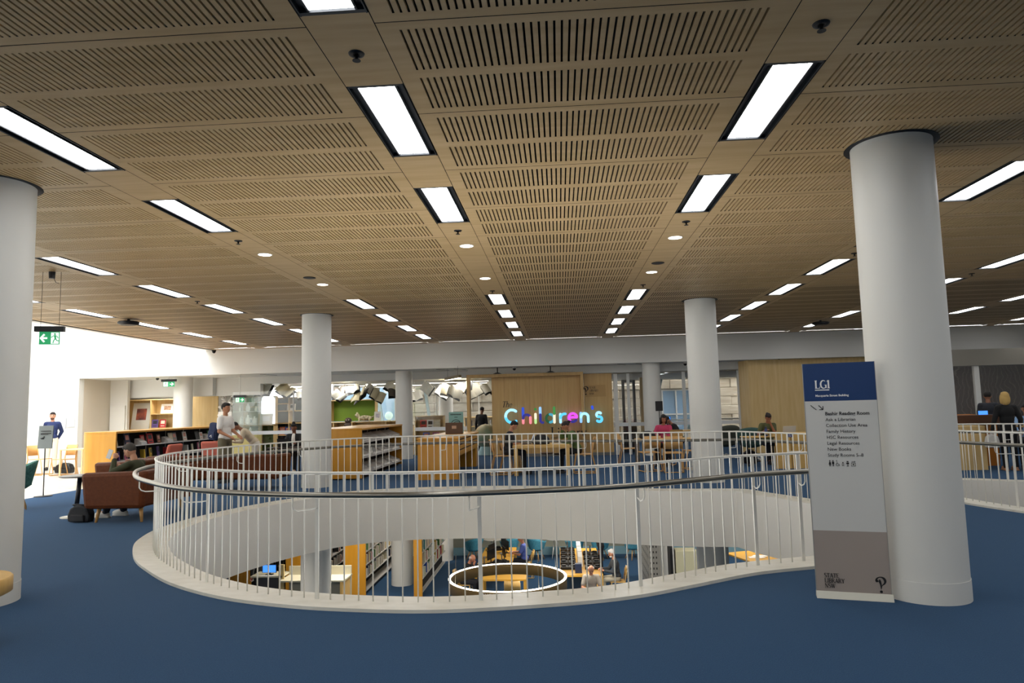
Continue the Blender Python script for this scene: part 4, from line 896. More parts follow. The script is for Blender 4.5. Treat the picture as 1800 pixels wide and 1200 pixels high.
# ================= PORTAL =================
PYY=23.0
g=thing('timber_portal','birch-veneered portal frame with sliding wall naming the library room','portal',(-3.07,PYY,0))
MB().box(0,.1,0,.34,0,2.66).build('jamb',PLYD,g); MB().box(3.8,3.89,0,.34,0,2.66).build('jamb',PLYD,g); MB().box(0,3.89,0,.34,2.66,2.76).build('lintel',PLYD,g)
w0=.82
MB().box(w0,3.8,.22,.28,.10,2.66).build('sliding_wall',PLYD,g)
b=MB(); [b.box(w0+.425*k-.0025,w0+.425*k+.0025,.2185,.22,.1,2.66) for k in range(1,7)]; b.build('joint_lines',M('joint_brown','#7a5c34',.7),g)
MB().box(w0,3.8,.2,.3,0,.1).build('kick_plate',M('kick_steel','#8f8f8c',.35,.8),g)
g=thing('wall_panelling','birch wall panel right of the portal frame with the small library emblem','panel',(.84,PYY+.12,0))
MB().box(0,.93,.1,.18,.1,2.70).build('board',PLYD,g); MB().box(0,.93,.08,.19,0,.1).build('kick_plate',MATS['kick_steel'],g)
b=MB(); b.box(.05,.72,.094,.1,1.93,2.32); b.build('glued_plate',M('plate_ply','#b08c54',.5),g)
b=logo_mb(.28,.088,.093); b.xf(Matrix.Translation((.06,0,2.0))); b.build('library_emblem',INK,g)
for i,s_ in enumerate(('STATE','LIBRARY','NSW')): b,x=serif_mb(s_,.07,bold=.8); b.xf(Matrix.Translation((.17,.0925,2.2-.1*i))); b.build('library_name',INK,g)
# room name
tag(bpy.data.objects.new('sign_word',None),'thin black slanted word The on the timber wall','sign')
e=[o for o in bpy.data.objects if o.name=='sign_word'][0]; C.objects.link(e); e.location=(-1.93,PYY+.217,1.65); b,x=serif_mb('The',.2,0,-.008,.8); b.xf(Matrix(((1,0,.25,0),(0,1,0,0),(0,0,1,0),(0,0,0,1)))); b.build('lettering',INK,e)
e2=tag(bpy.data.objects.new('sign_word',None),'large black word Library on the timber wall behind the readers','sign'); C.objects.link(e2); e2.location=(-.3,PYY-.005,.60)
b,x=serif_mb('Library',.36,0,-.01,.85); b.build('lettering',INK,e2)
def em(n,h): return M('glow_'+n,h,.5,emit=1.0)
CC={'sky':em('sky','#a8e4ff'),'cyan':em('cyan','#59c8f5'),'blue':em('blue','#2a48b8'),'pink':em('pink','#e0808c'),'green':em('green','#3a7a3c'),'dgreen':em('dgreen','#1e4a2e'),'teal':em('teal','#3f93a8'),'mag':em('magenta','#d64ee0'),'navy':em('navy','#2a2a78'),'lime':em('lime','#a8d488'),'ice':em('ice','#88b8e4'),'cream':em('cream','#e8dcc0')}
CH=thing('glowing_sign','multicoloured glowing rounded word Children\'s on the timber wall','sign',(-1.81,PYY-.03,1.10))
def rr(pts,w_): # rounded stroke
    return pts,w_
def letter(nm,strokes,x0):
    pr=None
    for k,(pts,col) in enumerate(strokes):
        b=MB(); q=[(x0+p[0],p[1]) for p in pts]; yy=-.03-.0004*k
        b.ribbon(q,.085,yy,.0)
        for e_ in (q[0],q[-1]): b.disc(e_[0],e_[1],.0425,yy-.0002,0,12)
        o=b.build('letter_'+nm if pr is None else 'coloured_patch',CC[col],CH if pr is None else pr)
        if pr is None: pr=o
h_=.46
letter('C',[(arc(.24,.25,.21,50,200,10),'sky'),(arc(.24,.25,.21,200,310,8),'cyan')],0)
letter('h',[([(.03,.02),(.03,.2)],'pink'),([(.03,.22),(.03,.5)],'blue'),(arc(.15,.17,.12,180,60,5)+[(.25,.24)],'navy'),([(.27,.02),(.27,.2)],'pink')],.58)
letter('i',[([(.0,.02),(.0,.15)],'lime'),([(.0,.17),(.0,.3)],'cream'),([(.0,.46),(.0,.465)],'green')],1.02)
letter('l',[([(.0,.5),(.0,.3)],'ice'),([(.0,.28),(.0,.06),(.05,.02),(.08,.02)],'navy')],1.18)
letter('d',[(arc(.14,.155,.13,90,270,8),'dgreen'),(arc(.14,.155,.13,-90,90,8),'teal'),([(.28,.02),(.28,.28)],'cream'),([(.28,.3),(.28,.5)],'green')],1.36)
letter('r',[([(.0,.02),(.0,.28)],'sky'),(arc(.14,.15,.14,175,80,5),'cyan')],1.84)
letter('e',[([(.02,.17),(.27,.17)],'mag'),(arc(.145,.16,.135,10,250,12),'mag'),(arc(.145,.16,.135,255,320,4),'navy')],2.10)
letter('n',[([(.0,.02),(.0,.3)],'ice'),(arc(.12,.17,.12,180,30,5),'sky'),([(.24,.02),(.24,.2)],'sky')],2.51)
letter('apostrophe',[([(.0,.44),(-.01,.5)],'blue')],2.90)
letter('s',[(arc(.1,.235,.075,40,230,8),'sky'),(arc(.11,.09,.085,110,-140,9),'cyan')],3.0)
for x,lab in ((-2.01,'left black bracketed spotlight above the timber portal'),(-.25,'right black bracketed spotlight above the timber portal')):
    g=thing('spotlight',lab,'spotlight',(x,PYY-.15,2.76),0,'bracket spotlights over the portal'); MB().tube([(0,0,.21),(0,0,.02)],.018,8).build('stem',DKM,g); b=MB(); b.prism([(-.15,0),(.15,0),(.05,.04),(-.05,.04)],-.04,.04,'y'); b.build('lamp_head',DKM,g)
g=thing('pendant_light','olive-brown linear pendant lamp hanging left of the portal','pendant light',(-3.35,21.8,2.62),.0); g.rotation_euler=(0,.0,-1.15)
MB().box(-.85,.85,-.045,.045,-.04,.05).build('housing',M('bronze','#6b5c3e',.4,.4),g); b=MB(); b.box(-.84,.84,-.04,.04,-.046,-.041); b.build('diffuser',LINL,g)
for k in (-.6,.6): MB().tube([(k,0,.05),(k,0,.34)],.004,6).build('cable',DKM,g)
# ================= GLASS WALLS =================
def glass(label,x0,x1,y,z1,mull,band=True,zb=0.02):
    g=thing('glass_wall',label,'glass wall',(0,y,0)); MB().box(x0,x1,-.006,.006,zb,z1).build('glass_pane',GLASS,g)
    if band: MB().box(x0,x1,-.012,-.008,.93,1.05).build('frosted_band',BAND,g)
    for i,x in enumerate(mull): MB().box(x[0]-x[1]/2,x[0]+x[1]/2,-.05,.05,0,x[2] if len(x)>2 else z1).build('mullion',WHITE,g)
    return g
glass('clear glass wall with white band left of the portal, behind the laptop woman',-11.2,-8.2,23.15,2.4,[(-9.05,.02)])
glass('clear glass wall with white band behind the drawer desk',-4.85,-3.1,23.15,2.6,[])
glass('glazed wall with white mullions and band right of the portal',1.8,5.95,23.35,2.68,[(1.9,.13),(2.32,.09),(4.15,.1),(4.62,.1),(5.93,.06)])
glass('far right glass wall with white mullions before the dark patterned wall',9.5,15.5,20.6,2.5,[(11.9,.14),(10.3,.08)],False)
for o in ('',): pass
MB().box(9.4,15.5,20.5,20.9,2.5,2.97).build('wall_header_right',M('header_grey','#8b867b',.7))['kind']='structure'
b=MB(); b.box(10.5,15.5,23.9,24.1,0,2.97); struct(b.build('wall_dark_patterned',M('dark_pattern','#33231f',.4,kind='swirl',h2='#65564f',scale=2.2,stretch=(1,1,1.4))))
b=MB(); b.box(6.12,10.4,22.75,22.95,0,2.97); struct(b.build('wall_timber',PLY)); b=MB(); b.prism([(5.95,23.3),(6.12,22.75),(6.12,22.95),(6.05,23.3)],0,2.97,'z'); struct(b.build('wall_timber_return',PLY))
g=thing('door_frame','dark rounded door frame standing ajar in the glazing right of the portal','door',(2.2,24.2,0),.5); MB().box(0,.09,0,.05,0,2.5).build('stile',CM('#3a342c',.5),g); MB().box(.45,.54,0,.05,0,2.5).build('stile',CM('#3a342c',.5),g); MB().box(.09,.45,0,.05,2.4,2.5).build('rail',CM('#3a342c',.5),g); MB().box(.09,.45,0,.05,0,.95).build('lower_panel',CM('#2b2a28',.5),g)
MB().box(2.9,3.2,25,25.1,0,2.6).build('trim_30',PLY)['kind']='structure'
g=thing('pendant_light','glowing linear pendant lamp behind the far right glass','pendant light',(10.2,23.2,2.1),.0); MB().box(-.6,.9,-.04,.04,0,.12).build('housing',M('bronze'),g); MB().box(-.6,.9,-.035,.035,-.01,0).build('diffuser',LINL,g)
for k in (-.5,.8): MB().tube([(k,0,.12),(k,0,.875)],.006,6).build('cable',DKM,g)
# back-room linear lamps
l0=None
for i,(x,y) in enumerate(((-11.0,27),(-9.6,26.2),(-9.2,28.4),(-8.3,25.6),(-8.0,27.2),(-7.6,29.2),(-6.6,26.0),(-6.0,28.2),(-4.3,26.4),(-3.6,29.4),(-3.4,27.6),(-2.6,25.8),(-10.6,29.5),(-1.9,28.2))):
    lab='linear strip lamp under the glazed room ceiling, %s'%('at %s, row %s'%(('left','centre','right')[0 if x<-8.5 else (1 if x<-5 else 2)],('front','second','third','fourth','rear')[min(4,int((y-25.4)))]))
    if l0 is None: l0=thing('strip_lamp',lab,'ceiling light',(x,y,2.66),0,'strip lamps in the glazed room'); MB().box(-.75,.75,-.05,.05,0,.04).build('housing',WHITE,l0); MB().box(-.74,.74,-.045,.045,-.008,0).build('diffuser',LINL,l0)
    else: dup(l0,(x,y,2.66),.0,lab)
# ================= SHELVING IN THE GLAZED ROOM =================
def wall_shelf(label,x,y,w,h,d,xs_,zs_,mback,z0=0):
    g=thing('shelf_unit',label,'shelf',(x,y,z0)); MB().box(0,w,d-.02,d,0,h).build('back_panel',mback,g)
    MB().box(0,.03,0,d-.02,0,h).build('side_panel',PLY,g); MB().box(w-.03,w,0,d-.02,0,h).build('side_panel',PLY,g); MB().box(0,w,0,d-.02,h-.035,h).build('top_panel',PLY,g)
    for q in xs_: MB().box(q-.015,q+.015,0,d-.02,0,h-.035).build('divider',PLY,g)
    for (a,b_,z) in zs_: MB().box(a,b_,0.005,d-.02,z-.015,z+.015).build('shelf',PLY,g)
    return g
wall_shelf('birch display wall behind the bright end of the long cabinet',-17.4,25.0,3.5,2.28,.4,[1.0,2.15,3.1],[(0,1.0,1.72),(0,1.0,1.2),(1.0,2.15,1.15),(2.15,3.1,1.72),(2.15,3.1,1.2),(3.1,3.5,1.72),(3.1,3.5,1.2),(0,3.5,.6)],PLY)
tag(MB().box(0,1.25,0,.05,0,2.35).build('partition',PLY,loc=(-13.85,24.9,0)),'plain birch panel right of the bright column','panel')
wall_shelf('green-backed niche shelf left of the standing man',-11.95,25.6,1.2,2.3,.35,[.6],[(0,1.2,1.9),(0,1.2,1.2)],CM('#4a5a22',.7))
wall_shelf('birch shelving with dark teal backs behind the laptop woman',-11.7,26.0,2.2,2.25,.4,[.45,1.35],[(0,2.2,1.72),(0,2.2,1.25),(0,2.2,.8),(0,2.2,.35),(.45,1.35,2.0)],CM('#1f3a44',.7))
wall_shelf('bright green niche box above the low birch counter',-8.72,26.0,1.75,.82,.35,[],[],CM('#6a8a26',.7),1.27)
g=wall_shelf('long low birch counter under the green niche',-9.1,25.7,3.2,1.26,.5,[.6,1.3,2.6],[(0,3.2,.8)],PLY)
wall_shelf('low birch bookcase seen left of the teal picture board',-5.25,25.0,1.05,1.42,.35,[],[(0,1.05,.95),(0,1.05,.5)],PLY)
wall_shelf('small birch shelf at the edge of the thin white column',-5.9,25.2,.5,1.1,.35,[],[(0,.5,.55),(0,.5,.8)],PLY)
wall_shelf('long white-book shelf behind the portal opening',-4.0,29.0,2.6,1.3,.35,[],[(0,2.6,.9),(0,2.6,.5)],CM('#cfd2cc',.7))
def frame_pic(label,loc,w,h,art,rz=0,tilt=-.18,m=CM('#e6e2d6',.5)):
    g=thing('framed_picture',label,'picture',loc,rz); g.rotation_euler=(tilt,0,rz); MB().box(-w/2,w/2,0,.02,0,h).build('frame',m,g)
    b=MB(); b.box(-w*.27,w*.27,-.003,0,h*.35,h*.78); b.build('print',art,g); return g
frame_pic('large leaning framed print in the tall bay of the birch wall',(-15.75,25.15,1.17),.72,1.0,M('print_dark','#3a3440',.6,kind='n',h2='#c86a4a',scale=4))
frame_pic('framed brown print on upper shelf right of the large framed print',(-14.7,25.15,1.74),.5,.36,M('print_brown','#6a3a2a',.6,kind='n',h2='#c8a88a',scale=14))
frame_pic('framed dark print at the left end of the birch wall',(-16.85,25.15,1.74),.5,.36,M('print_grey','#2a2a26',.6,kind='n',h2='#6a645a',scale=8))
frame_pic('small framed picture on the teal-backed shelving',(-10.3,26.1,1.74),.34,.26,M('print_grey'))
frame_pic('white notice with coloured marks beside the glowing globe',(-6.85,25.8,1.26),.26,.36,M('print_marks','#e8e4e0',.6,kind='n',h2='#8a7a9a',scale=20))
frame_pic('white notice board behind the standing man\'s backpack',(-10.95,25.3,1.22),.5,.42,CM('#f0f0ee',.6))
frame_pic('white patterned display card on the long cabinet top',(-10.85,21.9,1.27),.42,.46,M('card_pattern','#e8f0e8',.6,kind='n',h2='#6a8a7a',scale=9),.2,-.08)
frame_pic('small blue landscape card on the shelf by the standing man',(-11.5,25.3,1.22),.4,.28,M('print_sea','#7aa0b8',.6,kind='n',h2='#3a5a4a',scale=6))
g=thing('globe_lamp','pale glowing globe on the low birch counter','globe',(-6.42,25.85,1.26)); b=MB(); b.ell((0,0,.19),(.15,.15,.15),None,24,16); b.build('globe',M('globe_glow','#cfeee6',.4,emit=.7),g); MB().lathe([(.08,0),(.08,.01),(.02,.05)],16).build('base',WHITE,g)
g=thing('play_globe','large world globe ball inside the portal opening','globe',(-2.62,24.6,0)); b=MB(); b.ell((0,0,.66),(.42,.42,.42),None,28,18); b.build('globe',M('globe_map','#7aa89a',.5,kind='n',h2='#b8945a',scale=2.2),g); MB().lathe([(.3,0),(.3,.06),(.2,.3)],24).build('stand',CM('#a8ccd4',.5),g)
g=thing('plush_toy','spotted cream toy animal lying on the low birch counter','toy',(-7.35,25.9,1.26)); b=MB(); b.ell((0,0,.12),(.28,.12,.11)); b.ell((-.3,0,.22),(.09,.08,.09)); b.caps((.25,0,.14),(.36,0,.2),.03,.02)
for k in (-.2,.2): b.caps((k,-.08,.1),(k,-.12,.02),.035,.03)
o=b.build('toy_body',M('toy_spots','#e4dcb8',.9,kind='n',h2='#6a5a48',scale=12),g); remesh(o,.02,2)
b=MB()
for k in (-1,1): b.ell((-.3,k*.06,.31),(.02,.015,.035))
b.build('ears',CM('#e4dcb8'),g)
g=thing('plush_toy','dark round toy on the low birch counter left of the spotted one','toy',(-7.95,25.75,1.0)); b=MB(); b.ell((0,0,.3),(.14,.12,.12)); b.ell((0,0,.12),(.16,.13,.13)); o=b.build('toy_body',CM('#4a3e38',.9),g); remesh(o,.02,2)
b=MB(); [b.ell((k*.05,-.11,.33),(.015,.01,.015)) for k in (-1,1)]; b.build('eyes',CM('#e8e4dc'),g)
g=thing('bird_sculpture','white bird sculpture standing on the display card of the long cabinet','sculpture',(-10.85,22.15,1.27)); b=MB(); b.ell((0,0,.5),(.15,.1,.16)); b.caps((0,0,.6),(.05,0,.74),.06,.05); b.caps((.05,0,.74),(.17,0,.72),.03,.008); b.caps((-.1,0,.4),(.22,0,.12),.07,.02); b.caps((0,0,.4),(0,0,0),.05,.07); o=b.build('sculpture_body',CM('#d8d4c8',.8),g); remesh(o,.02,2)
g=thing('column_reflection','tall white rounded reflection of a lit column among the birch shelving','reflection',(-10.92,25.4,1.25)); b=MB(); b.prism([(-.25,0),(.25,0),(.25,.86)]+[(.03+.22*math.cos(a*PI/16),.86+.22*math.sin(a*PI/16)) for a in range(1,9)]+[(-.06,1.08)]+[(-.03+.22*math.cos(PI/2+a*PI/16),.82+.26*math.sin(PI/2+a*PI/16)) for a in range(2,9)],0,.06,'y'); b.build('reflection_panel',M('reflection_glow','#eef6ff',.5,emit=3),g); MB().box(-.26,.26,.06,.09,0,1.0).build('back_plate',WHITE,g)  # emissive panel stands in for a lit column's reflection, not a lamp
g=thing('glass_cabinet','clear glass display cabinet of pale ornaments right of the standing man','display case',(-12.0,24.8,0)); MB().box(0,.95,0,.4,0,.9).build('plinth',CM('#c4b878',.6),g); MB().box(0,.95,0,.4,.92,2.45).build('glass_case',M('case_glass','#cfe0d4',.05,alpha=.3),g)
for z in (.9,1.25,1.72,2.05): MB().box(.01,.94,.02,.38,z,z+.02).build('glass_shelf',M('shelf_glass','#e8f0ea',.1,alpha=.8),g)
for i,(x,z,s_) in enumerate(((.2,.93,.15),(.6,.93,.12),(.25,1.28,.14),(.5,1.28,.18),(.75,1.28,.15),(.2,1.74,.12),(.5,1.74,.16),(.8,1.74,.1),(.3,2.07,.13),(.7,2.07,.14))):
    b=MB(); b.lathe([(s_*.3,0),(s_*.5,s_*.5),(s_*.42,s_*1.1),(s_*.15,s_*1.5),(s_*.25,s_*1.8)],14); tag(b.build('ornament',CM('#e6ece4',.4),loc=(-12.0+x,25.0,z)),'pale ornament in the glass cabinet, %s shelf %s'%({.93:'lowest',1.28:'second',1.74:'third',2.07:'top'}[z],'left' if x<.35 else ('middle' if x<.65 else 'right')),'ornament','ornaments in the glass cabinet')
g=thing('branch_sculpture','white branching sculpture beside the glass display cabinet','sculpture',(-12.3,24.9,0)); b=MB(); b.tube([(0,0,0),(.03,0,1.0),(-.05,0,1.7)],[.12,.08,.03],10)
for k in range(14):
    z=1.0+k*.1; a=k*2.3; b.tube([(0,0,z-.15),(.12*math.cos(a),.1*math.sin(a),z+.05),(.26*math.cos(a+.4),.15*math.sin(a),z+.22)],[.035,.03,.012],8); b.ell((.27*math.cos(a+.4),.15*math.sin(a),z+.22),(.07,.05,.05))
b.build('branches',M('sculpture_white','#f2eee8',.6),g)
# books on those shelves
for (x,y,z,lab,cn) in ((-11.1,26.05,.82,'leftmost dark face-out book on the teal-backed shelving',"brown"),(-10.85,26.05,.82,'black face-out book on the teal-backed shelving','black'),(-10.62,26.05,.82,'orange face-out book on the teal-backed shelving','orange'),(-10.4,26.05,.82,'blue face-out book on the teal-backed shelving','blue'),(-10.85,26.05,.37,'purple face-out book low on the teal-backed shelving','purple'),(-10.45,26.05,.37,'light blue face-out book low on the teal-backed shelving','teal'),(-15.1,25.05,1.22,'purple book on the lower birch wall shelf','purple'),(-14.8,25.05,1.22,'red book on the lower birch wall shelf','red'),(-14.0,25.05,1.22,'yellow book beside the bright column','yellow'),(-14.0,25.05,1.74,'red and blue book beside the bright column, upper shelf','red'),(-16.9,25.05,1.22,'pink book at the left end of the birch wall','pink'),(-16.6,25.05,1.22,'grey book at the left end of the birch wall','grey'),(-4.95,25.05,.97,'crimson book in the low bookcase by the picture board','red'),(-4.7,25.05,.97,'white and red book in the low bookcase by the picture board','white'),(-4.45,25.05,.97,'cream book in the low bookcase by the picture board','cream'),(-4.85,25.05,.52,'blue book on lower shelf by the picture board','blue'),(-4.5,25.05,.52,'pink book on lower shelf by the picture board','pink')):
    book(lab,cn,(x,y,z+.0),.24,.3,.02,0,-.15,'face-out books in the glazed room',cover=R.choice(['#d8d0b8','#20222a','#c98a7a']))
for i in range(12): cn=R.choice(['white','cream','grey','teal','pink','navy']); book('%s spine in the shelf behind the portal opening'%cn,cn,(-3.9+i*.2,29.1,.915 if i%2 else .515),.15,.24,.04,PI/2,0,'spines behind the portal opening')
# ceiling-hung open books
def open_book(label,loc,ang,m1,grp='open books hanging from the glazed room ceiling',s=1):
    b=MB(); n=6; a=.26*s; L=.4*s
    for k in (-1,1):
        for i in range(n):
            f=lambda u:.05*math.sin(u*PI)*s+.10*s*u
            u0,u1=i/n,(i+1)/n
            b.quad((k*u0*a,-L/2,f(u0)),(k*u1*a,-L/2,f(u1)),(k*u1*a,L/2,f(u1)),(k*u0*a,L/2,f(u0)))
            b.quad((k*u0*a,-L/2,f(u0)-.02),(k*u0*a,L/2,f(u0)-.02),(k*u1*a,L/2,f(u1)-.02),(k*u1*a,-L/2,f(u1)-.02))
        b.quad((k*a,-L/2,f(1)),(k*a,L/2,f(1)),(k*a,L/2,f(1)-.02),(k*a,-L/2,f(1)-.02))
    g=thing('hanging_book',label,'book',loc,0,grp); g.rotation_euler=ang
    b.build('pages',m1,g)
    b=MB(); b.box(-a-.01,-.005,-L/2-.01,L/2+.01,-.03,-.024); b.box(.005,a+.01,-L/2-.01,L/2+.01,-.03,-.024)
    o=b.build('cover',BLK,g); return g
PG=[M('page_white','#eceadf',.8),M('page_cream','#d2c8a8',.8),M('page_dark','#4a4540',.7)]
hb=[]
hpos=[(-11.9,25.2,2.42),(-10.9,25,2.5),(-10.2,25.3,2.45),(-9.7,25.8,2.3),(-9.3,26.5,2.4),(-8.6,25.2,2.4),(-8.25,25.6,2.35),(-8.05,24.9,2.2),(-7.6,25.2,2.42),(-7.25,25.0,2.2),(-7.0,25.6,2.4),(-6.6,24.9,2.18),(-6.2,25.5,2.45),(-5.95,25.0,2.25),(-4.75,24.9,2.4),(-4.3,25.6,2.25),(-4.0,25.1,2.3),(-3.75,24.8,2.2),(-3.45,25.3,2.4),(-3.2,26.0,2.3),(-3.95,26.5,2.45),(-2.55,25.4,2.4),(-2.3,26,2.25),(-7.85,26.5,2.1),(-5.5,26.2,2.15)]
reg=lambda x:'over the teal-backed shelving' if x<-9.2 else ('over the green niche' if x<-7.1 else ('between the green niche and thin column' if x<-5.3 else ('over the picture board' if x<-3.1 else 'seen through the portal opening')))
cnt={}
for i,(x,y,z) in enumerate(hpos):
    k=reg(x); cnt[k]=cnt.get(k,0)+1
    open_book('open book hanging %s, %s from left'%(k,ORD[cnt[k]-1]),(x,y,z),(R.uniform(.6,1.5),R.uniform(-.6,.6),R.uniform(-.5,.5)),PG[(0,0,1,0,1,0,2)[i%7]],s=R.uniform(.9,1.25))
# ================= EXIT SIGNS, STANDS, CAMERAS =================
def exit_sign(label,loc,rz,arrow=-1,w=.36,h=.18,cable=0,lit=.8):
    g=thing('exit_sign',label,'exit sign',loc,rz); GR=M('exit_green','#1f8a55',.5,emit=lit); WH=M('exit_white','#e4f4ea',.5,emit=lit)
    MB().box(-w/2-.06,w/2+.06,-.035,.035,0,.08).build('housing',DKM,g)
    if not cable: MB().tube([(0,0,.08),(0,0,2.97-loc[2])],.01,6).build('stem',WHITE,g)
    MB().box(-w/2,w/2,-.005,.005,-h,0).build('panel',GR,g)
    s=1 if arrow<0 else -1
    b=MB(); b.box(*sorted((s*w*.08,s*w*.46)),-.007,-.005,-h*.94,-h*.06); b.build('white_field',WH,g)
    b=MB(); cx=-s*w*.24; cz=-h/2; b.ribbon([(cx-s*w*.16,cz),(cx+s*w*.14,cz)],h*.14,-.008,-.005); b.ribbon([(cx,cz+h*.3),(cx-s*w*.18,cz),(cx,cz-h*.3)],h*.14,-.0082,-.005); b.build('arrow',WH,g)
    b=MB(); px=s*w*.27; b.disc(px+s*.0,cz+h*.32,h*.07,-.009,-.007,10); b.ribbon([(px,cz+h*.24),(px+s*h*.04,cz-h*.04)],h*.13,-.009,-.007); b.ribbon([(px+s*h*.04,cz-h*.04),(px-s*h*.08,cz-h*.2),(px-s*h*.12,cz-h*.4)],h*.07,-.009,-.007); b.ribbon([(px+s*h*.04,cz-h*.04),(px+s*h*.16,cz-h*.2),(px+s*h*.3,cz-h*.22)],h*.07,-.009,-.007); b.ribbon([(px-s*h*.25,cz+h*.05),(px-s*h*.1,cz+h*.18),(px+s*h*.14,cz+h*.16),(px+s*h*.24,cz)],h*.06,-.009,-.007); b.build('running_figure',GR,g)
    if cable:
        for k in (-1,1): MB().tube([(k*w*.45,0,.08),(k*w*.45,0,cable)],.003,5).build('cable',DKM,g)
        MB().tube([(w*.35,0,cable-.17),(w*.2,0,cable-.16),(.02,0,cable-.08)],.004,5).build('cable',DKM,g); MB().lathe([(.04,cable-.1),(.045,cable)],16).build('ceiling_rose',DKM,g)
    return g
exit_sign('green exit sign with left arrow hanging from the ceiling by the left column',(-7.5,9.7,2.9),.3,-1,.27,.19,.9)
exit_sign('green exit sign with right arrow left of the bright round column',(-13.25,22.75,2.80),0,1,.4,.17)
exit_sign('small pale exit sign above the standing man',(-10.75,22.75,2.2),0,1,.3,.16,0,.5)
g=thing('sign_stand','grey notice board on a thin floor stand at the carpet edge','sign stand',(-10.9,14.1,0)); MB().lathe([(.17,0),(.17,.012),(.02,.02)],24).build('base',DKM,g); MB().cyl((0,0),.011,.015,1.05,10).build('pole',DKM,g)
b=MB(); b.prism([(-.02,1.0),(.0,1.0),(.03,1.48),(.01,1.48)],-.16,.16,'x'); b.build('board',CM('#6f7674',.5),g,bev=.003)
b=MB()
for z,w_ in ((1.36,.22),(1.31,.22),(1.295,.15)): b.box(-.1,-.1+w_,-.016,.0,z,z+.012)
b.ribbon([(-.1,1.22),(-.07,1.2),(-.06,1.23),(-.04,1.2),(-.02,1.26)],.008,-.022,-.005); b.build('lettering',INK,g)
for x,y,z,lab in ((-11.3,22.0,3.74,'small black dome camera where ceiling meets bulkhead at left'),(-1.45,22.9,2.95,'dome camera on the soffit above the timber portal'),(4.15,22.9,2.95,'dome camera on the soffit right of the round column'),(-13.75,22.9,2.96,'tiny dome camera beside the right-arrow exit sign')):
    g=thing('security_camera',lab,'camera',(x,y,z),0,'dome cameras'); MB().lathe([(.07,.02),(.07,-.02)],20).build('mount',WHITE if z<3.5 else DKM,g); b=MB(); b.ell((0,0,-.03),(.055,.055,.06)); b.build('dome',BLK,g)
g=thing('wall_notice','faint white notices on the bright wall beside the leaning man','sign',(-16.9,22.37,1.3)); MB().box(0,.3,0,.02,0,.35).build('sheet',CM('#c8ccd0',.6),g); MB().box(.34,.6,0,.02,.05,.35).build('sheet',CM('#d0d4d8',.6),g)
# ================= LOWER LEVEL =================
g=thing('ring_pendant','large round bronze ring pendant with glowing rim marked INFORMATION over the void','pendant light',(-1.055,13.2,-1.515))
r_=1.10
b=MB(); b.lathe([(r_,0),(r_,-.2),(r_-.04,-.2),(r_-.04,0)],96,cap=False); b.build('band',M('ring_bronze','#a08250',.5,.2),g)
b=MB(); b.lathe([(r_+.001,.0),(r_+.001,.012),(r_-.041,.012),(r_-.041,.0)],96,cap=False); b.build('lit_rim',RINGL,g)
for k in range(4): a=.6+k*PI/2; MB().tube([((r_-.02)*math.cos(a),(r_-.02)*math.sin(a),.02),((r_-.02)*math.cos(a)*.98,(r_-.02)*math.sin(a)*.98,.545)],.004,5).build('cable',STEEL,g)
x=0
for i,ch in enumerate('INFORMATION'):
    b,wd=serif_mb(ch,.085,0,-.003); a=-PI/2+(x+wd/2-.36)/r_; b.xf(Matrix.Translation(((r_+.003)*math.cos(a),(r_+.003)*math.sin(a),-.112))@rzm(a+PI/2)@Matrix.Translation((-wd/2,0,0))); b.build('letter_'+ch,WINK,g); x+=wd+.008
def lower_shelf(label,x0,x1,y0,y1,sign=True,hh=2.45):
    g=thing('tall_bookcase',label,'bookcase',(x0,y0,ZL)); W=x1-x0; D=y1-y0
    MB().box(0,W,0,.05,0,hh).build('end_panel',YEL,g); MB().box(W*.48,W*.52,.05,D,0.1,hh-.05).build('back_panel',SHB,g); MB().box(0,W,.05,D,hh-.05,hh).build('top_panel',YEL,g)
    for i in range(6): MB().box(0.01,W-.01,.05,D,.1+i*.39,.125+i*.39).build('shelf',SHG,g)
    if sign: MB().box(W*.04,W*.96,-.012,0,hh-.58,hh-.2).build('subject_sign',CM('#1c4a66',.5),g); MB().box(W*.1,W*.9,-.016,-.012,hh-.52,hh-.49).build('white_bar',WINK,g); b=MB(); [b.box(W*.12+i*.05,W*.12+i*.05+.035,-.016,-.012,hh-.44,hh-.41) for i in range(8)]; b.build('lettering',WINK,g)
    return g
SH=[(-10.3,-9.6,21.2,25.5,'leftmost tall lower-level bookcase with black spines'),(-8.5,-7.6,21.2,25.6,'tall lower-level bookcase partly hidden behind the grey lower column'),(-6.8,-6.1,21.5,26.6,'tall lower-level bookcase left of the wide white column'),(-4.56,-4.3,21.3,25.6,'tall lower-level bookcase right of the wide white column')]
bi=0
for si,(x0,x1,y0,y1,lab) in enumerate(SH):
    lower_shelf(lab,x0,x1,y0,y1)
    if si==0: pal=['black','black','red','grey','navy','black','brown']
    elif si==1: pal=['red','brown','grey','black','white']
    elif si==2: pal=['brown','cream','red','grey','white','navy','yellow','green','black']
    else: pal=['orange','brown','blue','green','white','yellow','cream','teal','red']
    for sh in range(1,6):
        y=y0+.12
        while y<y1-.15 and bi<(35,80,180,262)[si]:
            cn=R.choice(pal); t_=R.choice([.07,.09,.12]); hgt=R.choice([.24,.28,.32])
            if R.random()>.12: book('%s spine on shelf %s up, in the %s'%(cn,ORD[sh-1],('leftmost lower bookcase','bookcase behind the grey lower column','bookcase left of the lower column','bookcase right of the lower column')[si]),cn,(x1-.13,y,ZL+.125+sh*.39-.0),.2,hgt,t_,0,0,'book spines on the lower-level bookcases'); bi+=1
            y+=t_+.02+(R.random()<.15)*.1+.05
tag(MB().box(0,.5,0,.05,0,2.6).build('partition',YEL,loc=(-11.3,20.9,ZL)),'honey timber panel left of the lower-level left column','panel')
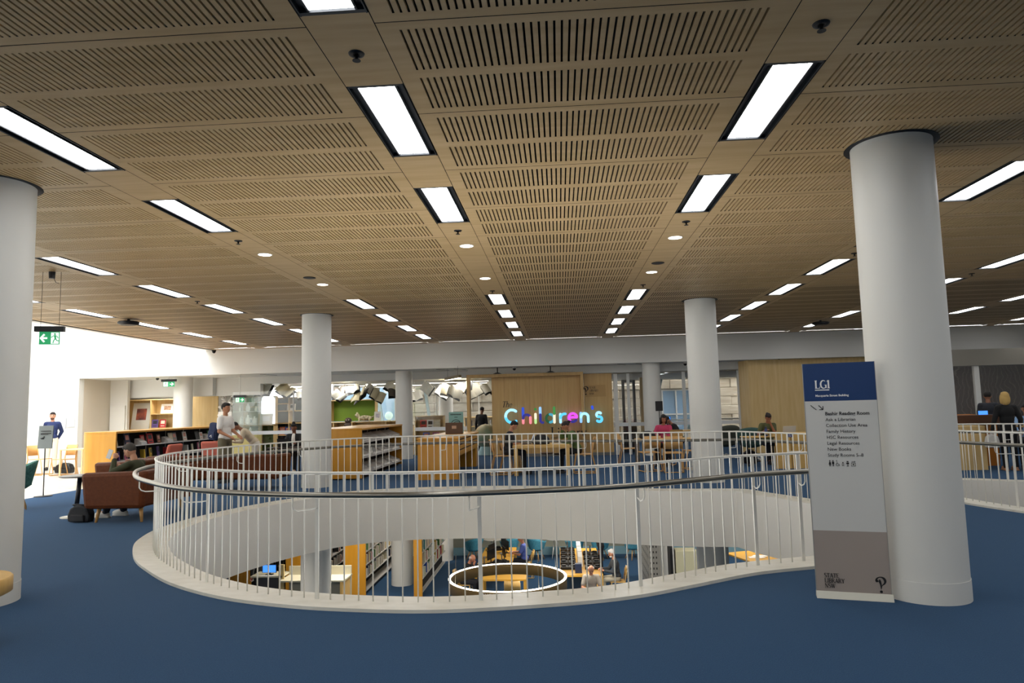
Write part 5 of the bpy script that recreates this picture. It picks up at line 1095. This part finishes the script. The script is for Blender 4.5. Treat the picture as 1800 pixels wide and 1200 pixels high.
for (x,y,w_,d_,lab) in ((-2.2,23.3,1.1,3.3,'long yellow lower-level reading table left, with screens'),(.5,22.7,1.25,3.9,'long yellow lower-level reading table right, with cameras and cables'),(-1.75,20.7,1.3,.7,'small yellow lower-level desk seen inside the ring lamp')):
    table(lab,(x,y,ZL),0,w_,d_,.73,M('lower_table','#d8a440',.45),None,.05,.07)
table('yellow lower-level table at far right with papers',(6.4,23.2,ZL),.35,1.8,1.6,.73,MATS['lower_table'],None,.05,.07)
for i,(x,y,rz) in enumerate(((-2.35,23.4,1.2),(-2.3,22.5,1.2),(-1.95,24.0,-1.2),(-2.1,24.6,-1.2),(-1.95,22.9,-1.3))): 
    monitor('dark desk monitor on the left lower table, %s from the front'%ORD[(2,0,3,4,1)[i]],(x,y,ZL+.73),rz,None,.5,.3,.12,'monitor','dark monitors on the left lower table')
def micro(label,loc,rz,grp):
    g=thing('film_reader',label,'equipment',loc,rz,grp); MB().box(-.24,.24,-.16,.16,0,.08).build('base',DKM,g,bev=.01); MB().lathe([(.07,.08),(.07,.12)],16,(-.14,0,0)).build('reel',BLK,g); MB().lathe([(.07,.08),(.07,.12)],16,(.14,0,0)).build('reel',BLK,g); MB().tube([(0,.1,.08),(0,.1,.3),(0,-.05,.32)],.02,8).build('arm',CM('#8a8a88',.4),g); return g
mr=None; kk=0
for col,(x,rz) in enumerate(((.13,0),(.87,0))):
    for j in range(5 if col==0 else 4):
        lab='black film reader on the right lower table, %s side, %s from front'%(('left','right')[col],ORD[j]); loc=(x+.0,21.6+j*.66,ZL+.73)
        if mr is None: mr=micro(lab,loc,rz,'film readers on the right lower table')
        else: dup(mr,loc,rz,lab)
dup(mr,(-2.45,21.9,ZL+.73),.3,'black film reader at the near end of the left lower table')
dup(mr,(-2.0,22.4,ZL+.73),-.3,'black film reader beside the monitors on the left lower table')
dup(mr,(-2.4,24.5,ZL+.73),.2,'black film reader at the far end of the left lower table')
for j in range(3): tag(MB().box(-.07,.07,-.38,.38,0,.3).build('white_equipment',CM('#d8d6d0',.5),loc=(.5,22.2+j*.85,ZL+.73)),'white equipment box down the middle of the right lower table, %s from front'%ORD[j],'equipment','white boxes on the right lower table')
tag(MB().box(-.1,.1,-.1,.1,0,.26).build('waste_bin',CM('#1f2c4a',.5),loc=(.42,21.1,ZL+.73)),'small navy box at the front of the right lower table','box')
tag(MB().box(0,.6,0,.5,0,1.5).build('file_cabinet',M('cream_enamel','#cfcaa8',.5),loc=(3.15,20.2,ZL),bev=.01),'cream metal cabinet between the two lower columns','cabinet')
tag(MB().box(0,.12,0,.5,0,1.55).build('file_cabinet',BLK,loc=(3.0,20.3,ZL)),'black edge of cabinet left of the cream one','cabinet')
g=thing('locker_bank','perforated grey metal lockers beside the lower right column','lockers',(2.55,21.6,ZL)); MB().box(0,.35,0,2.2,0,2.3).build('carcass',CM('#8c8a84',.5),g)
b=MB(); [b.box(-.004,0,.1+i*.27,.14+i*.27,.2+j*.26,.28+j*.26) for i in range(8) for j in range(8)]; [b.box(.04+k*.09,.07+k*.09,-.004,0,.2+j*.16,.26+j*.16) for k in range(3) for j in range(13)]; b.build('vent_slots',BLK,g)
g=thing('information_desk','lower-level desk with glowing computer screen, seen left of the bookcase','desk',(-6.6,19.0,ZL)); MB().box(-1.2,.6,0,.8,1.02,1.06).build('desk_top',CM('#cfc8ae',.5),g); MB().box(-1.2,.6,.7,.74,0,1.3).build('screen_panel',CM('#c8c2ac',.6),g); MB().box(.5,.56,.0,.8,0,1.02).build('side_panel',TBL,g)
monitor('bright computer screen on the lower-level desk by the left column',(-6.75,19.3,ZL+1.06),0,SCRW,.6,.34,.05)
g=thing('information_desk','lower-level desk with dark monitor at the far left of the void view','desk',(-8.1,19.2,ZL)); MB().box(-.6,.3,0,.6,1.1,1.14).build('desk_top',CM('#cfc8ae',.5),g); MB().box(.2,.35,0,.05,0,1.45).build('side_panel',CM('#c8b07a',.6),g); MB().box(-.6,.2,.4,.44,0,1.1).build('screen_panel',CM('#5a5a5c',.6),g)
monitor('dark monitor with small lit window at far left of the void view',(-8.25,19.4,ZL+1.14),0,SCR,.4,.22,.05)
lw=loop_chair('timber chair under the balding man in beige shirt',(.72,19.35,ZL),PI,'lower-level timber chairs',TBL)
dup(lw,(-1.45,19.9,ZL),0,'timber chair back seen inside the ring lamp'); dup(lw,(-1.3,23.7,ZL),PI/2,'timber chair under the man in blue polo'); dup(lw,(-2.98,20.98,ZL),-PI/2,'timber chair under the bald man in black'); dup(lw,(1.57,21.2,ZL),PI/2,'timber chair under the white-bearded man')
g=thing('papers','white papers spread on the far right lower table','papers',(6.0,22.9,ZL+.73)); 
for i in range(4): b=MB(); b.obox((.1*i,.15*(i%2),.006+i*.004),(math.cos(i),math.sin(i),0),(.3,.21,.003)); b.build('sheet',CM('#ece8e0',.8),g)
lw2=dup(lw,(6.9,22.2,ZL),.4,'timber chair at the far right lower table')
